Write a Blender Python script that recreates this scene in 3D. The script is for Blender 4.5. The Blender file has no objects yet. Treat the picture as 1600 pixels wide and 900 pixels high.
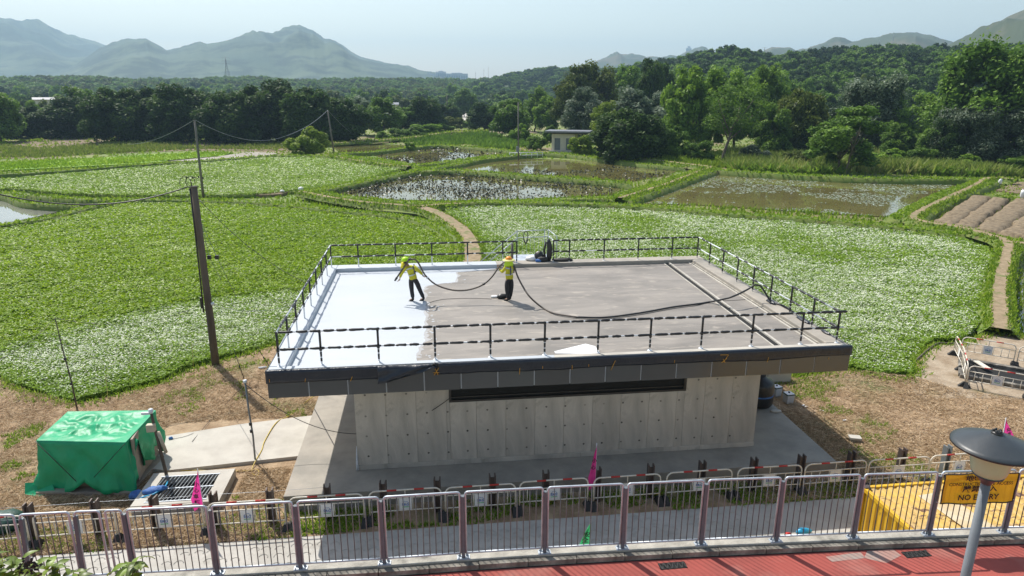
import bpy, bmesh, math, random
import numpy as np
from mathutils import Vector, Matrix, noise
S = bpy.context.scene
COL = S.collection
# ------------------------------------------------------------------ camera, world, sun, exposure
CAM_H = 12.0
FPX, PITCH, YAW, ROLL = 1065.3, .278097, .123667, .003451
cy_, sy_ = math.cos(YAW), math.sin(YAW)
CF = Vector((sy_*math.cos(PITCH), cy_*math.cos(PITCH), -math.sin(PITCH)))
CR0 = Vector((cy_, -sy_, 0)); CU0 = CR0.cross(CF)
CR = CR0*math.cos(ROLL)+CU0*math.sin(ROLL); CU = -CR0*math.sin(ROLL)+CU0*math.cos(ROLL)
cam = bpy.data.cameras.new('camera'); camo = bpy.data.objects.new('camera', cam); COL.objects.link(camo)
cam.sensor_width = 36; cam.lens = FPX/1600*36; cam.clip_start = .1; cam.clip_end = 30000
M4 = Matrix((CR, CU, -CF)).transposed().to_4x4(); M4.translation = (0, 0, CAM_H); camo.matrix_world = M4
S.camera = camo
SUN_EL, SUN_AZ = math.radians(53.5), math.radians(-32.0)      # azimuth from +Y towards +X
w = bpy.data.worlds.new('World'); S.world = w; w.use_nodes = True
nt = w.node_tree; sky = nt.nodes.new('ShaderNodeTexSky'); sky.sky_type = 'NISHITA'; sky.sun_disc = False
sky.sun_elevation = SUN_EL; sky.sun_rotation = SUN_AZ; sky.dust_density = 1.0; sky.air_density = 1.1; sky.ozone_density = 1.0
bg = nt.nodes['Background']; bg.inputs[1].default_value = .15
tint = nt.nodes.new('ShaderNodeMix'); tint.data_type = 'RGBA'; tint.blend_type = 'MULTIPLY'; tint.inputs[0].default_value = 1; tint.inputs[7].default_value = (1.19, 1.03, .875, 1)   # hazy, whiter sky
nt.links.new(sky.outputs[0], tint.inputs[6]); nt.links.new(tint.outputs[2], bg.inputs[0])
sl = bpy.data.lights.new('sun', 'SUN'); sl.energy = 5.0; sl.angle = math.radians(.5); sl.color = (1, .955, .88)
so = bpy.data.objects.new('sun', sl); COL.objects.link(so)
sd = Vector((math.sin(SUN_AZ)*math.cos(SUN_EL), math.cos(SUN_AZ)*math.cos(SUN_EL), math.sin(SUN_EL)))
so.rotation_euler = sd.to_track_quat('Z', 'Y').to_euler(); so.location = (0, 0, 60)
S.view_settings.view_transform = 'Standard'; S.view_settings.look = 'None'; S.view_settings.exposure = .27; S.view_settings.gamma = 1
S.cycles.volume_bounces = 0; S.cycles.max_bounces = 6; S.cycles.transparent_max_bounces = 6; S.cycles.transmission_bounces = 3
S.cycles.caustics_reflective = False; S.cycles.caustics_refractive = False

# measuring helpers: where a sight line of the photograph meets a level or an upright plane
def ray(px, py): return CF*FPX + CR*(px-800) - CU*(py-450)
def G(px, py, z=0.):
    d = ray(px, py); t = (z-CAM_H)/d.z
    return Vector((d.x*t, d.y*t, z))
def AY(px, py, Y):
    d = ray(px, py); t = Y/d.y
    return Vector((d.x*t, Y, CAM_H+d.z*t))
def top_at(base, px, py):                                  # height where the sight line passes over a ground point
    d = ray(px, py); t = math.hypot(base[0], base[1])/math.hypot(d.x, d.y)
    return CAM_H+d.z*t
rng = np.random.default_rng(7); R = random.Random(5)

# ------------------------------------------------------------------ materials
def rgba(c): return (c[0], c[1], c[2], 1)
def mat(name, col, rough=.7, col2=None, scale=3., detail=4, bump=0., bscale=None, metal=0., spec=.5, col3=None, scale3=.3, fac3=(.45, .6),
        trans=0., attr=None, objrand=0., stretch=None, dist=.0):
    m = bpy.data.materials.new(name); m.use_nodes = True; n = m.node_tree.nodes; L = m.node_tree.links; p = n['Principled BSDF']
    p.inputs['Roughness'].default_value = rough; p.inputs['Metallic'].default_value = metal; p.inputs['Specular IOR Level'].default_value = spec
    p.inputs['Base Color'].default_value = rgba(col)
    tc = n.new('ShaderNodeTexCoord'); vec = tc.outputs['Object']
    if stretch:
        mp = n.new('ShaderNodeMapping'); mp.inputs['Scale'].default_value = stretch; L.new(vec, mp.inputs[0]); vec = mp.outputs[0]
    out = None
    def noise_n(sc, det=detail):
        t = n.new('ShaderNodeTexNoise'); t.inputs['Scale'].default_value = sc; t.inputs['Detail'].default_value = det; t.inputs['Roughness'].default_value = .6
        t.inputs['Distortion'].default_value = dist
        L.new(vec, t.inputs['Vector']); return t.outputs['Fac']
    def mix(a, b, f):
        x = n.new('ShaderNodeMix'); x.data_type = 'RGBA'
        if isinstance(f, float): x.inputs[0].default_value = f
        else: L.new(f, x.inputs[0])
        for s, v in ((6, a), (7, b)):
            if isinstance(v, tuple): x.inputs[s].default_value = rgba(v)
            else: L.new(v, x.inputs[s])
        return x.outputs[2]
    def ramp(f, a, b):
        r = n.new('ShaderNodeMapRange'); r.inputs[1].default_value = a; r.inputs[2].default_value = b; L.new(f, r.inputs[0]); return r.outputs[0]
    if attr:
        a = n.new('ShaderNodeAttribute'); a.attribute_name = 'rnd'; cr = n.new('ShaderNodeValToRGB'); L.new(a.outputs['Fac'], cr.inputs[0])
        e = cr.color_ramp.elements
        while len(e) < len(attr): e.new(.5)
        for k, (pos, c) in enumerate(attr): e[k].position = pos; e[k].color = rgba(c)
        out = cr.outputs[0]
    else:
        out = tuple(col)
        if col2: out = mix(out, tuple(col2), ramp(noise_n(scale), .36, .64))
    if col3: out = mix(out, tuple(col3), ramp(noise_n(scale3), *fac3))
    if objrand:
        oi = n.new('ShaderNodeObjectInfo'); hs = n.new('ShaderNodeHueSaturation'); r = n.new('ShaderNodeMapRange')
        r.inputs[3].default_value = 1-objrand; r.inputs[4].default_value = 1+objrand; L.new(oi.outputs['Random'], r.inputs[0]); L.new(r.outputs[0], hs.inputs['Value'])
        if isinstance(out, tuple): hs.inputs['Color'].default_value = rgba(out)
        else: L.new(out, hs.inputs['Color'])
        out = hs.outputs[0]
    if not isinstance(out, tuple): L.new(out, p.inputs['Base Color'])
    if bump:
        b = n.new('ShaderNodeBump'); b.inputs['Strength'].default_value = min(1, bump); b.inputs['Distance'].default_value = .05*max(1, bump)
        L.new(noise_n(bscale or scale*4, 6), b.inputs['Height']); L.new(b.outputs[0], p.inputs['Normal'])
    if trans:
        t = n.new('ShaderNodeBsdfTranslucent'); ms = n.new('ShaderNodeMixShader'); ms.inputs[0].default_value = trans
        if isinstance(out, tuple): t.inputs[0].default_value = rgba(out)
        else: L.new(out, t.inputs[0])
        L.new(p.outputs[0], ms.inputs[1]); L.new(t.outputs[0], ms.inputs[2]); L.new(ms.outputs[0], n['Material Output'].inputs[0])
    return m
M = {}
def dm(k, *a, **kw): M[k] = mat(k, *a, **kw)
dm('ground', (.13, .20, .035), .9, (.20, .21, .06), .08, col3=(.20, .15, .08), scale3=.035, fac3=(.5, .62), bump=.6, bscale=3)
dm('verge', (.44, .32, .20), .95, (.27, .18, .105), 1.6, col3=(.10, .14, .035), scale3=.22, fac3=(.53, .68), bump=1.5, bscale=9)
dm('soil', (.26, .20, .125), .95, (.13, .095, .055), 2.5, bump=1.5, bscale=5)
dm('path', (.33, .25, .155), .95, (.22, .165, .09), 2, col3=(.13, .16, .04), scale3=1.1, fac3=(.55, .66), bump=.8, bscale=8)
dm('bare', (.40, .325, .235), .95, (.27, .20, .13), 1.4, col3=(.17, .14, .06), scale3=.7, fac3=(.58, .7), bump=1., bscale=8)
dm('bund', (.09, .15, .02), .9, (.15, .18, .035), 1.8, col3=(.10, .08, .04), scale3=.9, fac3=(.6, .75), bump=1, bscale=6)
dm('field', (.11, .19, .022), .9, (.17, .22, .04), .25, bump=.8, bscale=5)
dm('lime', (.17, .34, .02), .85, (.24, .37, .04), .3, bump=.6, bscale=4)
dm('mud', (.46, .42, .36), .35, (.30, .26, .19), .5, bump=.3)
dm('water', (.165, .15, .055), .03, (.135, .12, .045), .15, spec=.6)
dm('water_pale', (.24, .24, .21), .03, (.2, .2, .17), .15, spec=.8)
dm('conc', (.52, .49, .43), .85, (.44, .41, .36), 1.2, col3=(.36, .33, .28), scale3=.5, fac3=(.55, .75), bump=.2, bscale=30)
dm('slabconc', (.37, .335, .285), .8, (.27, .25, .215), 1.1, detail=8, col3=(.41, .36, .30), scale3=.6, fac3=(.5, .8), bump=.12, bscale=25)
dm('wallconc', (.56, .51, .435), .85, (.37, .34, .29), 1.1, detail=9, col3=(.27, .245, .20), scale3=2.2, fac3=(.58, .76), bump=.2, bscale=20, objrand=.10, stretch=(1, 1, .42), dist=.8)
dm('deckconc', (.285, .255, .222), .6, (.185, .168, .148), .7, detail=10, col3=(.38, .335, .28), scale3=2.6, fac3=(.56, .70), bump=.08, bscale=25, stretch=(.55, 1.5, 1), dist=.6)
dm('coatthin', (.40, .40, .40), .6, (.33, .32, .31), 2.5, detail=8)
dm('coating', (.485, .515, .545), .5, (.45, .485, .52), .5, detail=7, bump=.06, bscale=30, col3=(.43, .465, .50), scale3=1.1, fac3=(.56, .72), stretch=(.6, 1.3, 1))
dm('kerbdirty', (.20, .18, .15), .9, (.07, .065, .055), 2.5, detail=8, col3=(.36, .33, .28), scale3=1.4, fac3=(.5, .65), bump=.4, bscale=20)
dm('kerb', (.47, .44, .38), .9, (.30, .28, .24), 3, detail=8, col3=(.15, .14, .12), scale3=1.4, fac3=(.56, .7), bump=.4, bscale=20)
dm('roadconc', (.50, .475, .43), .9, (.40, .38, .34), .8, col3=(.34, .32, .28), scale3=2.5, fac3=(.55, .75), bump=.6, bscale=5)
dm('track', (.37, .078, .060), .85, (.29, .066, .052), 1.3, col3=(.40, .17, .135), scale3=.6, fac3=(.52, .7), bump=.12, bscale=60)
dm('trackworn', (.33, .27, .235), .9, (.42, .18, .14), 2.0)
dm('fascia', (.060, .064, .068), .26, (.075, .078, .08), .6, spec=.7, objrand=.16)
dm('plast', (.012, .017, .028), .3, (.02, .024, .034), 2, bump=.6, bscale=5)
dm('tape', (.62, .30, .03), .5)
dm('black', (.012, .012, .013), .4, (.03, .03, .03), 8)
dm('rubber', (.02, .02, .02), .7, (.035, .033, .03), 9)
dm('hosebrown', (.07, .055, .045), .6, (.12, .1, .08), 12)
dm('galv', (.56, .61, .66), .45, (.44, .48, .53), 6, metal=.4)
dm('whitepipe', (.72, .75, .78), .45, (.6, .64, .68), 10)
dm('dirtywhite', (.74, .70, .61), .5, (.64, .57, .46), 5)
dm('white', (.8, .8, .8), .5, (.72, .73, .74), 6)
dm('redband', (.55, .025, .02), .5, (.42, .03, .02), 8)
dm('posts', (.13, .155, .175), .5, (.10, .12, .14), 3)
dm('bars', (.17, .16, .165), .45, (.11, .105, .11), 6, metal=.3)
dm('steelpost', (.075, .06, .055), .55, (.12, .085, .07), 3, metal=.2)
dm('steelgrey', (.22, .25, .27), .5, (.18, .2, .21), 3, metal=.2)
dm('slotdark', (.022, .019, .016), .5, (.04, .035, .03), 3)
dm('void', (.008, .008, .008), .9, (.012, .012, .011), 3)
dm('gap', (.55, .57, .6), .5, (.48, .5, .52), 4)
dm('wood', (.085, .066, .05), .9, (.14, .115, .09), 3, bump=.5, bscale=14, stretch=(1, 1, .15))
dm('woodgrey', (.20, .185, .165), .9, (.14, .13, .11), 3, bump=.4, bscale=14, stretch=(1, 1, .15))
dm('tarp', (.010, .44, .19), .46, (.010, .36, .15), 1.2, bump=.6, bscale=2.2, spec=.5, trans=.12)
dm('tarpdark', (.01, .05, .035), .5, (.015, .07, .05), 2, bump=.5)
dm('board', (.36, .30, .23), .8, (.28, .24, .2), 3)
dm('boxbeige', (.52, .46, .34), .6, (.45, .4, .3), 4)
dm('bluecloth', (.03, .10, .33), .6, (.06, .2, .5), 5, bump=.5)
dm('cyanplastic', (.02, .33, .60), .4, (.05, .45, .7), 5)
dm('yellowhose', (.62, .45, .06), .5, (.5, .38, .08), 4)
dm('pink', (.95, .07, .42), .6, (.85, .05, .36), 4, trans=.4)
dm('greenflag', (.05, .50, .16), .6, (.08, .6, .25), 4, trans=.4)
dm('ink', (.01, .01, .012), .6)
dm('banner', (.80, .48, .02), .55, (.70, .41, .015), 3, trans=.15, bump=.4, bscale=3)
dm('contyellow', (.72, .43, .015), .45, (.62, .36, .02), 2, col3=(.20, .085, .035), scale3=3, fac3=(.62, .7))
dm('controof', (.62, .40, .075), .55, (.50, .34, .13), 1.2, col3=(.15, .07, .035), scale3=3.3, fac3=(.55, .62), stretch=(.5, 1.4, 1), dist=1.0)
dm('contfade', (.62, .52, .36), .6, (.55, .4, .2), 2)
dm('lampcap', (.035, .042, .048), .42, (.05, .058, .064), 2, bump=.05)
dm('lamppole', (.19, .215, .235), .45, (.15, .17, .19), 2, bump=.1, bscale=30)
dm('lampglass', (.58, .74, .50), .25, (.53, .68, .44), 2, trans=.2)
dm('jacket', (.62, .60, .03), .8, (.50, .47, .03), 6)
dm('jacketlime', (.50, .75, .02), .6, (.55, .8, .03), 6)
dm('reflect', (.55, .6, .6), .4, (.45, .5, .5), 8)
dm('dark_cloth', (.018, .018, .022), .85, (.03, .03, .034), 8)
dm('grey_cloth', (.12, .12, .13), .85, (.09, .09, .1), 8)
dm('skin', (.36, .20, .13), .55, (.30, .16, .1), 5)
dm('hair', (.012, .01, .009), .6)
dm('glove', (.6, .6, .58), .8, (.5, .5, .48), 9)
dm('hatlime', (.50, .85, .01), .4, (.45, .75, .01), 4)
dm('hatyellow', (.80, .72, .02), .5, (.7, .6, .02), 4)
dm('hatorange', (.85, .30, .02), .4, (.8, .27, .02), 4)
dm('straw', (.70, .66, .25), .7, (.6, .55, .2), 9)
dm('hutwall', (.62, .58, .49), .8, (.55, .51, .43), 1.5)
dm('hutdoor', (.13, .15, .17), .5, (.11, .13, .15), 2)
dm('hutroof', (.20, .21, .24), .45, (.17, .18, .2), 2)
dm('bldg', (.50, .53, .56), .7, (.42, .45, .48), .1)
dm('bldgglass', (.18, .26, .33), .2, (.22, .3, .36), .1)
dm('bark', (.16, .13, .10), .9, (.10, .085, .065), 3, bump=.6, bscale=9)
dm('barkdark', (.06, .05, .04), .9, (.09, .075, .055), 3, bump=.6, bscale=9)
dm('hill', (.035, .072, .05), .95, (.10, .135, .07), .003, detail=8, col3=(.022, .045, .028), scale3=.011, fac3=(.45, .58), bump=1, bscale=.03)
dm('hillbrown', (.055, .075, .035), .95, (.04, .06, .03), .012, detail=8, col3=(.11, .10, .06), scale3=.01, fac3=(.5, .62), bump=1, bscale=.03)
dm('forestfloor', (.03, .055, .015), .95, (.05, .08, .02), .05)
# leaves: colour by the value stored on each leaf, lighter up clumps, dark inside crowns
LT = .38
def leafmat(k, a, b, c, rough=.55, spec=.22, trans=LT, ob=.12): M[k] = mat(k, a, rough, attr=[(0, a), (.55, b), (1, c)], trans=trans, spec=spec, objrand=ob)
leafmat('leaf_dark', (0.022, 0.051, 0.011), (0.047, 0.095, 0.016), (0.108, 0.176, 0.034), .62)
leafmat('leaf_mid', (0.061, 0.129, 0.017), (0.129, 0.233, 0.028), (0.241, 0.380, 0.052))
leafmat('leaf_light', (0.085, 0.170, 0.017), (0.184, 0.312, 0.031), (0.312, 0.468, 0.057))
leafmat('leaf_olive', (.06, .09, .014), (.115, .16, .022), (.19, .23, .04))
leafmat('leaf_silver', (.05, .085, .035), (.13, .18, .10), (.32, .37, .28), .55, .3, .35)
leafmat('leaf_yellow', (0.113, 0.193, 0.020), (0.225, 0.322, 0.032), (0.386, 0.467, 0.064))
leafmat('bundgrass', (.11, .20, .014), (.24, .37, .024), (.38, .45, .08), .6, .3, .45)
leafmat('reeds', (.10, .16, .02), (.21, .28, .05), (.34, .32, .12), .6, .3, .4)
leafmat('drygrass', (.24, .155, .08), (.50, .36, .21), (.72, .58, .40), .75, .2, .3, 0)
def fieldmat(k, g1, g2, wfrac, wcol):  # the pale share of leaves paints sun glints into the leaf colour
    M[k] = mat(k, g1, .5, attr=[(0, g1), (max(.1, 1-wfrac-.04), g2), (1-wfrac, wcol), (1, (wcol[0]*1.1, wcol[1]*1.1, wcol[2]*1.1))], trans=.45, spec=.3)
fieldmat('crop_white_glint', (.14, .265, .022), (.32, .46, .05), .42, (.88, .90, .76))
fieldmat('crop_green', (.145, .275, .012), (.35, .48, .024), .06, (.80, .84, .52))
fieldmat('crop_pale_glint', (.15, .27, .03), (.30, .42, .06), .26, (.72, .78, .52))
M['lotus'] = mat('lotus', (.03, .03, .02), .4, attr=[(0, (.012, .014, .01)), (.6, (.045, .05, .03)), (.8, (.08, .09, .06)), (1, (.15, .17, .13))], spec=.2)
M['lily'] = mat('lily', (.2, .3, .2), .4, attr=[(0, (.16, .22, .13)), (.5, (.34, .42, .32)), (1, (.55, .60, .50))], spec=.6)

# ------------------------------------------------------------------ mesh helpers
class MB:
    def __init__(s): s.v = []; s.f = []; s.m = []; s.sm = []
    def add(s, vs, fs, mi=0, smooth=False):
        o = len(s.v); s.v += [tuple(p) for p in vs]; s.f += [tuple(o+i for i in f) for f in fs]; s.m += [mi]*len(fs); s.sm += [smooth]*len(fs); return s
    def box(s, c, d, mi=0, rz=0., R3=None):
        x, y, z = d[0]/2, d[1]/2, d[2]/2; m = R3 or Matrix.Rotation(rz, 3, 'Z'); c = Vector(c)
        vs = [c+m@Vector((a*x, b*y, e*z)) for e in (-1, 1) for b in (-1, 1) for a in (-1, 1)]
        return s.add(vs, [(0, 2, 3, 1), (4, 5, 7, 6), (0, 1, 5, 4), (2, 6, 7, 3), (0, 4, 6, 2), (1, 3, 7, 5)], mi)
    def tube(s, pts, r, n=8, mi=0, closed=False, caps=True, r2=None):
        pts = [Vector(p) for p in pts]; N = len(pts); vs = []; rs = r if isinstance(r, (list, tuple)) else [r+(0 if r2 is None else (r2-r)*i/max(1, N-1)) for i in range(N)]
        up = None
        for i, p in enumerate(pts):
            a = pts[(i-1) % N] if (closed or i) else p; b = pts[(i+1) % N] if (closed or i < N-1) else p
            t = (b-a); t = t.normalized() if t.length > 1e-9 else Vector((0, 0, 1))
            if up is None: up = Vector((0, 0, 1)) if abs(t.z) < .9 else Vector((0, 1, 0))
            q = t.cross(up)
            if q.length < 1e-4: q = t.cross(Vector((1, .3, 0)))
            q.normalize(); u = q.cross(t).normalized(); up = u
            for k in range(n):
                an = 2*math.pi*k/n; vs.append(p+(q*math.cos(an)+u*math.sin(an))*rs[i])
        fs = []
        for i in range(N if closed else N-1):
            j = (i+1) % N
            for k in range(n): l = (k+1) % n; fs.append((i*n+k, i*n+l, j*n+l, j*n+k))
        if caps and not closed: fs += [tuple(range(n-1, -1, -1)), tuple((N-1)*n+k for k in range(n))]
        return s.add(vs, fs, mi, True)
    def lathe(s, prof, n=24, c=(0, 0, 0), mi=0, smooth=True):
        vs = [(c[0]+r*math.cos(2*math.pi*k/n), c[1]+r*math.sin(2*math.pi*k/n), c[2]+z) for r, z in prof for k in range(n)]
        fs = [(i*n+k, i*n+(k+1) % n, (i+1)*n+(k+1) % n, (i+1)*n+k) for i in range(len(prof)-1) for k in range(n)]
        return s.add(vs, fs, mi, smooth)
    def sheet(s, grid, mi=0, smooth=True):
        h, w_ = len(grid), len(grid[0]); return s.add([p for r in grid for p in r], [(i*w_+j, i*w_+j+1, (i+1)*w_+j+1, (i+1)*w_+j) for i in range(h-1) for j in range(w_-1)], mi, smooth)
    def prism(s, poly, z0, z1, mi=0, mside=None):
        n = len(poly)
        if sum(poly[i][0]*poly[(i+1) % n][1]-poly[(i+1) % n][0]*poly[i][1] for i in range(n)) < 0: poly = poly[::-1]
        s.add([(p[0], p[1], z1) for p in poly], [tuple(range(n))], mi)
        s.add([(p[0], p[1], z0) for p in poly]+[(p[0], p[1], z1) for p in poly], [(i, (i+1) % n, n+(i+1) % n, n+i) for i in range(n)], mi if mside is None else mside); return s
    def mesh(s, name, mats):
        me = bpy.data.meshes.new(name); me.from_pydata(s.v, [], s.f)
        for m in (mats if isinstance(mats, (list, tuple)) else [mats]): me.materials.append(M[m] if isinstance(m, str) else m)
        me.polygons.foreach_set('material_index', s.m); me.polygons.foreach_set('use_smooth', s.sm); me.update(); return me
def link(name, me, parent=None, loc=None, rz=None, scale=None):
    o = bpy.data.objects.new(name, me); COL.objects.link(o)
    if parent: o.parent = parent
    if loc is not None: o.location = loc
    if rz is not None: o.rotation_euler[2] = rz
    if scale is not None: o.scale = (scale,)*3 if isinstance(scale, (int, float)) else scale
    return o
def obj(name, mb, mats, parent=None, loc=None, rz=None, bevel=0):
    o = link(name, mb.mesh(name, mats), parent, loc, rz)
    if bevel:
        b = o.modifiers.new('b', 'BEVEL'); b.width = bevel; b.segments = 2; b.limit_method = 'ANGLE'
    return o
def thing(name, label, cat, loc=(0, 0, 0), rz=0, group=None):
    o = link(name, None, None, loc, rz); return tag(o, label, cat, group)
def tag(o, label, cat, group=None):
    o['label'] = label; o['category'] = cat
    if group: o['group'] = group
    return o
def kind(o, k): o['kind'] = k; return o
def bx(c, d, mi=0, rz=0.): return MB().box(c, d, mi, rz)
def bb(x0, x1, y0, y1, z0, z1, mi=0): return MB().box(((x0+x1)/2, (y0+y1)/2, (z0+z1)/2), (x1-x0, y1-y0, z1-z0), mi)
def dup(root, loc=None, rz=None, label=None, group=None, scale=None):
    r = root.copy(); COL.objects.link(r)
    if loc is not None: r.location = loc
    if rz is not None: r.rotation_euler[2] = rz
    if scale is not None: r.scale = scale
    if label: r['label'] = label
    if group: r['group'] = group
    for ch in list(root.children):
        c = ch.copy(); COL.objects.link(c); c.parent = r
        for g in list(ch.children):
            d = g.copy(); COL.objects.link(d); d.parent = c
    return r
def smooth_line(pts, step=1.):
    pts = [Vector(p) for p in pts]; out = []
    P = [pts[0]*2-pts[1]]+pts+[pts[-1]*2-pts[-2]]
    for i in range(1, len(P)-2):
        a, b, c, d = P[i-1:i+3]; n = max(1, int((c-b).length/step))
        for k in range(n):
            t = k/n; out.append(.5*((2*b)+(c-a)*t+(2*a-5*b+4*c-d)*t*t+(3*b-a-3*c+d)*t*t*t))
    out.append(pts[-1]); return out
def quads(name, C, U, W, rnd, mats, tri=False):
    """many small leaf faces: centres C, half-axes U, W (N x 3); rnd in 0..1 per face"""
    n = len(C); k = 3 if tri else 4
    V = np.empty((n, k, 3), dtype=np.float32)
    if tri: V[:, 0] = C-U; V[:, 1] = C+U; V[:, 2] = C+W
    else: V[:, 0] = C-U*.55-W; V[:, 1] = C+U-W*.15; V[:, 2] = C+U*.55+W; V[:, 3] = C-U+W*.15
    me = bpy.data.meshes.new(name); me.vertices.add(n*k); me.vertices.foreach_set('co', V.reshape(-1))
    me.loops.add(n*k); me.loops.foreach_set('vertex_index', np.arange(n*k, dtype=np.int32))
    me.polygons.add(n); me.polygons.foreach_set('loop_start', np.arange(0, n*k, k, dtype=np.int32))
    at = me.attributes.new('rnd', 'FLOAT', 'FACE'); at.data.foreach_set('value', np.asarray(rnd, dtype=np.float32))
    for m in (mats if isinstance(mats, (list, tuple)) else [mats]): me.materials.append(M[m])
    me.update(calc_edges=True); return me
def unit(n): v = rng.normal(size=(n, 3)); return v/np.linalg.norm(v, axis=1)[:, None]
def inpoly(P, poly):
    x, y = P[:, 0], P[:, 1]; c = np.zeros(len(P), bool); n = len(poly)
    for i in range(n):
        (x1, y1), (x2, y2) = poly[i][:2], poly[(i+1) % n][:2]
        if y1 == y2: continue
        k = ((y1 > y) != (y2 > y)) & (x < (x2-x1)*(y-y1)/(y2-y1)+x1); c ^= k
    return c
CFn, CRn, CUn = (np.array(v) for v in (CF, CR, CU))
def scatter(poly, per, z):
    """points on level z inside a photo outline; they thin out with distance like what the eye resolves"""
    xs = [p[0] for p in poly]; ys = [p[1] for p in poly]
    n = int((max(xs)-min(xs))*(max(ys)-min(ys))*per)
    P = np.column_stack([rng.uniform(min(xs), max(xs), n), rng.uniform(min(ys), max(ys), n)]); P = P[inpoly(P, poly)]
    D = CFn*FPX+CRn*(P[:, :1]-800)-CUn*(P[:, 1:]-450); t = (z-CAM_H)/D[:, 2:]
    W = D*t; W[:, 2] = z; return W
def vnoise(P, sc, seed=0):
    x = P[:, 0]*sc+seed*17.3; y = P[:, 1]*sc+seed*5.1; xi = np.floor(x).astype(int); yi = np.floor(y).astype(int); fx = x-xi; fy = y-yi
    h = lambda a, b: (np.abs(np.sin(a*127.1+b*311.7+seed)*43758.5453) % 1)
    fx = fx*fx*(3-2*fx); fy = fy*fy*(3-2*fy)
    return (h(xi, yi)*(1-fx)+h(xi+1, yi)*fx)*(1-fy)+(h(xi, yi+1)*(1-fx)+h(xi+1, yi+1)*fx)*fy
def fbm(P, sc, seed=0): return (vnoise(P, sc, seed)+.5*vnoise(P, sc*2.1, seed+1)+.25*vnoise(P, sc*4.3, seed+2))/1.75
def text_mesh(body, size, m, name='lettering', extrude=.001, align='CENTER', bold=0.):
    cu = bpy.data.curves.new(name, 'FONT'); cu.body = body; cu.size = size; cu.align_x = align; cu.align_y = 'CENTER'; cu.extrude = extrude; cu.offset = bold; cu.resolution_u = 2
    t = bpy.data.objects.new(name, cu); me = bpy.data.meshes.new_from_object(t); me.name = name; me.materials.clear(); me.materials.append(M[m])
    bpy.data.objects.remove(t); return me
# ------------------------------------------------------------------ SETTING: ground, verge, fields, ponds
def pxpoly(poly, z): return [G(x, y, z) for x, y in poly]
g = MB(); n_ = 48
ring = [0, 250, 1200, 4500, 9000]
vs = [(0, 0, -.55)]; fs = []
for r in ring[1:]: vs += [(r*math.cos(2*math.pi*k/n_), r*math.sin(2*math.pi*k/n_), -.55) for k in range(n_)]
fs += [(0, 1+k, 1+(k+1) % n_) for k in range(n_)]
for a in range(len(ring)-2): fs += [(1+a*n_+k, 1+(a+1)*n_+k, 1+(a+1)*n_+(k+1) % n_, 1+a*n_+(k+1) % n_) for k in range(n_)]
g.add(vs, fs); kind(obj('ground', g, 'ground'), 'structure')
def patch(name, poly, z, m, zb=-.6):
    mb = MB(); mb.prism([tuple(p) for p in poly], zb, z); return kind(obj(name, mb, m), 'structure')
# dry verge round the building, its far edge along the fields
vedge = [(-260, 560), (-80, 588), (0, 592), (20, 606), (50, 614), (90, 628), (125, 632), (170, 622), (215, 608), (250, 600), (290, 580), (330, 568), (375, 556), (420, 542), (470, 530), (560, 500), (640, 470), (700, 440), (728, 410),
         (752, 408), (790, 440), (900, 480), (1050, 520), (1200, 570), (1240, 590), (1290, 584), (1330, 577), (1370, 590), (1410, 594), (1430, 584), (1432, 560), (1446, 545), (1462, 537), (1500, 537), (1540, 522), (1590, 522), (1640, 540), (1900, 600)]
ve = [tuple(G(x, y, 0)) for x, y in vedge]
patch('verge', ve+[(60, 11.3, 0), (-60, 11.3, 0)], 0, 'verge')
patch('bare_ground', [tuple(G(x, y, .004)) for x, y in [(1447, 547), (1464, 539), (1500, 539), (1560, 524), (1660, 545), (1700, 640), (1560, 622), (1480, 622), (1432, 628), (1425, 600), (1438, 575)]], .004, 'bare', -.05)
FIELDS = [
 ('field_by_building', 'crop_white_glint', [(692, 328), (770, 320), (870, 322), (1000, 327), (1130, 339), (1260, 349), (1390, 361), (1500, 375), (1543, 391), (1552, 440), (1533, 480), (1540, 505), (1500, 537), (1460, 536), (1444, 546), (1431, 562), (1428, 590), (1370, 592), (1330, 580), (1290, 587), (1240, 592), (1200, 575), (1050, 530), (900, 490), (790, 450), (756, 415), (745, 375), (722, 350)], 1.25),
 ('green_field', 'crop_green', [(-120, 400), (-60, 372), (0, 356), (60, 344), (120, 330), (180, 320), (240, 315), (300, 314), (420, 318), (520, 328), (620, 338), (670, 350), (700, 365), (712, 385), (712, 420), (700, 440), (560, 470), (450, 458), (330, 470), (220, 490), (90, 525), (0, 550), (-120, 570)], .9),
 ('lower_glint_field', 'crop_white_glint', [(-120, 570), (0, 552), (90, 526), (220, 492), (330, 472), (450, 460), (560, 472), (640, 470), (560, 500), (470, 530), (420, 542), (375, 556), (330, 568), (290, 580), (250, 600), (215, 608), (170, 622), (125, 632), (90, 628), (50, 614), (20, 606), (0, 592), (-120, 585)], 1.),
 ('upper_glint_field', 'crop_pale_glint', [(-120, 290), (0, 283), (60, 277), (120, 272), (210, 264), (310, 256), (380, 250), (440, 246), (520, 249), (600, 258), (638, 264), (610, 270), (560, 284), (505, 295), (470, 299), (400, 306), (310, 308), (200, 308), (120, 306), (70, 302), (20, 297), (-120, 300)], 1.25),
]
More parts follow.
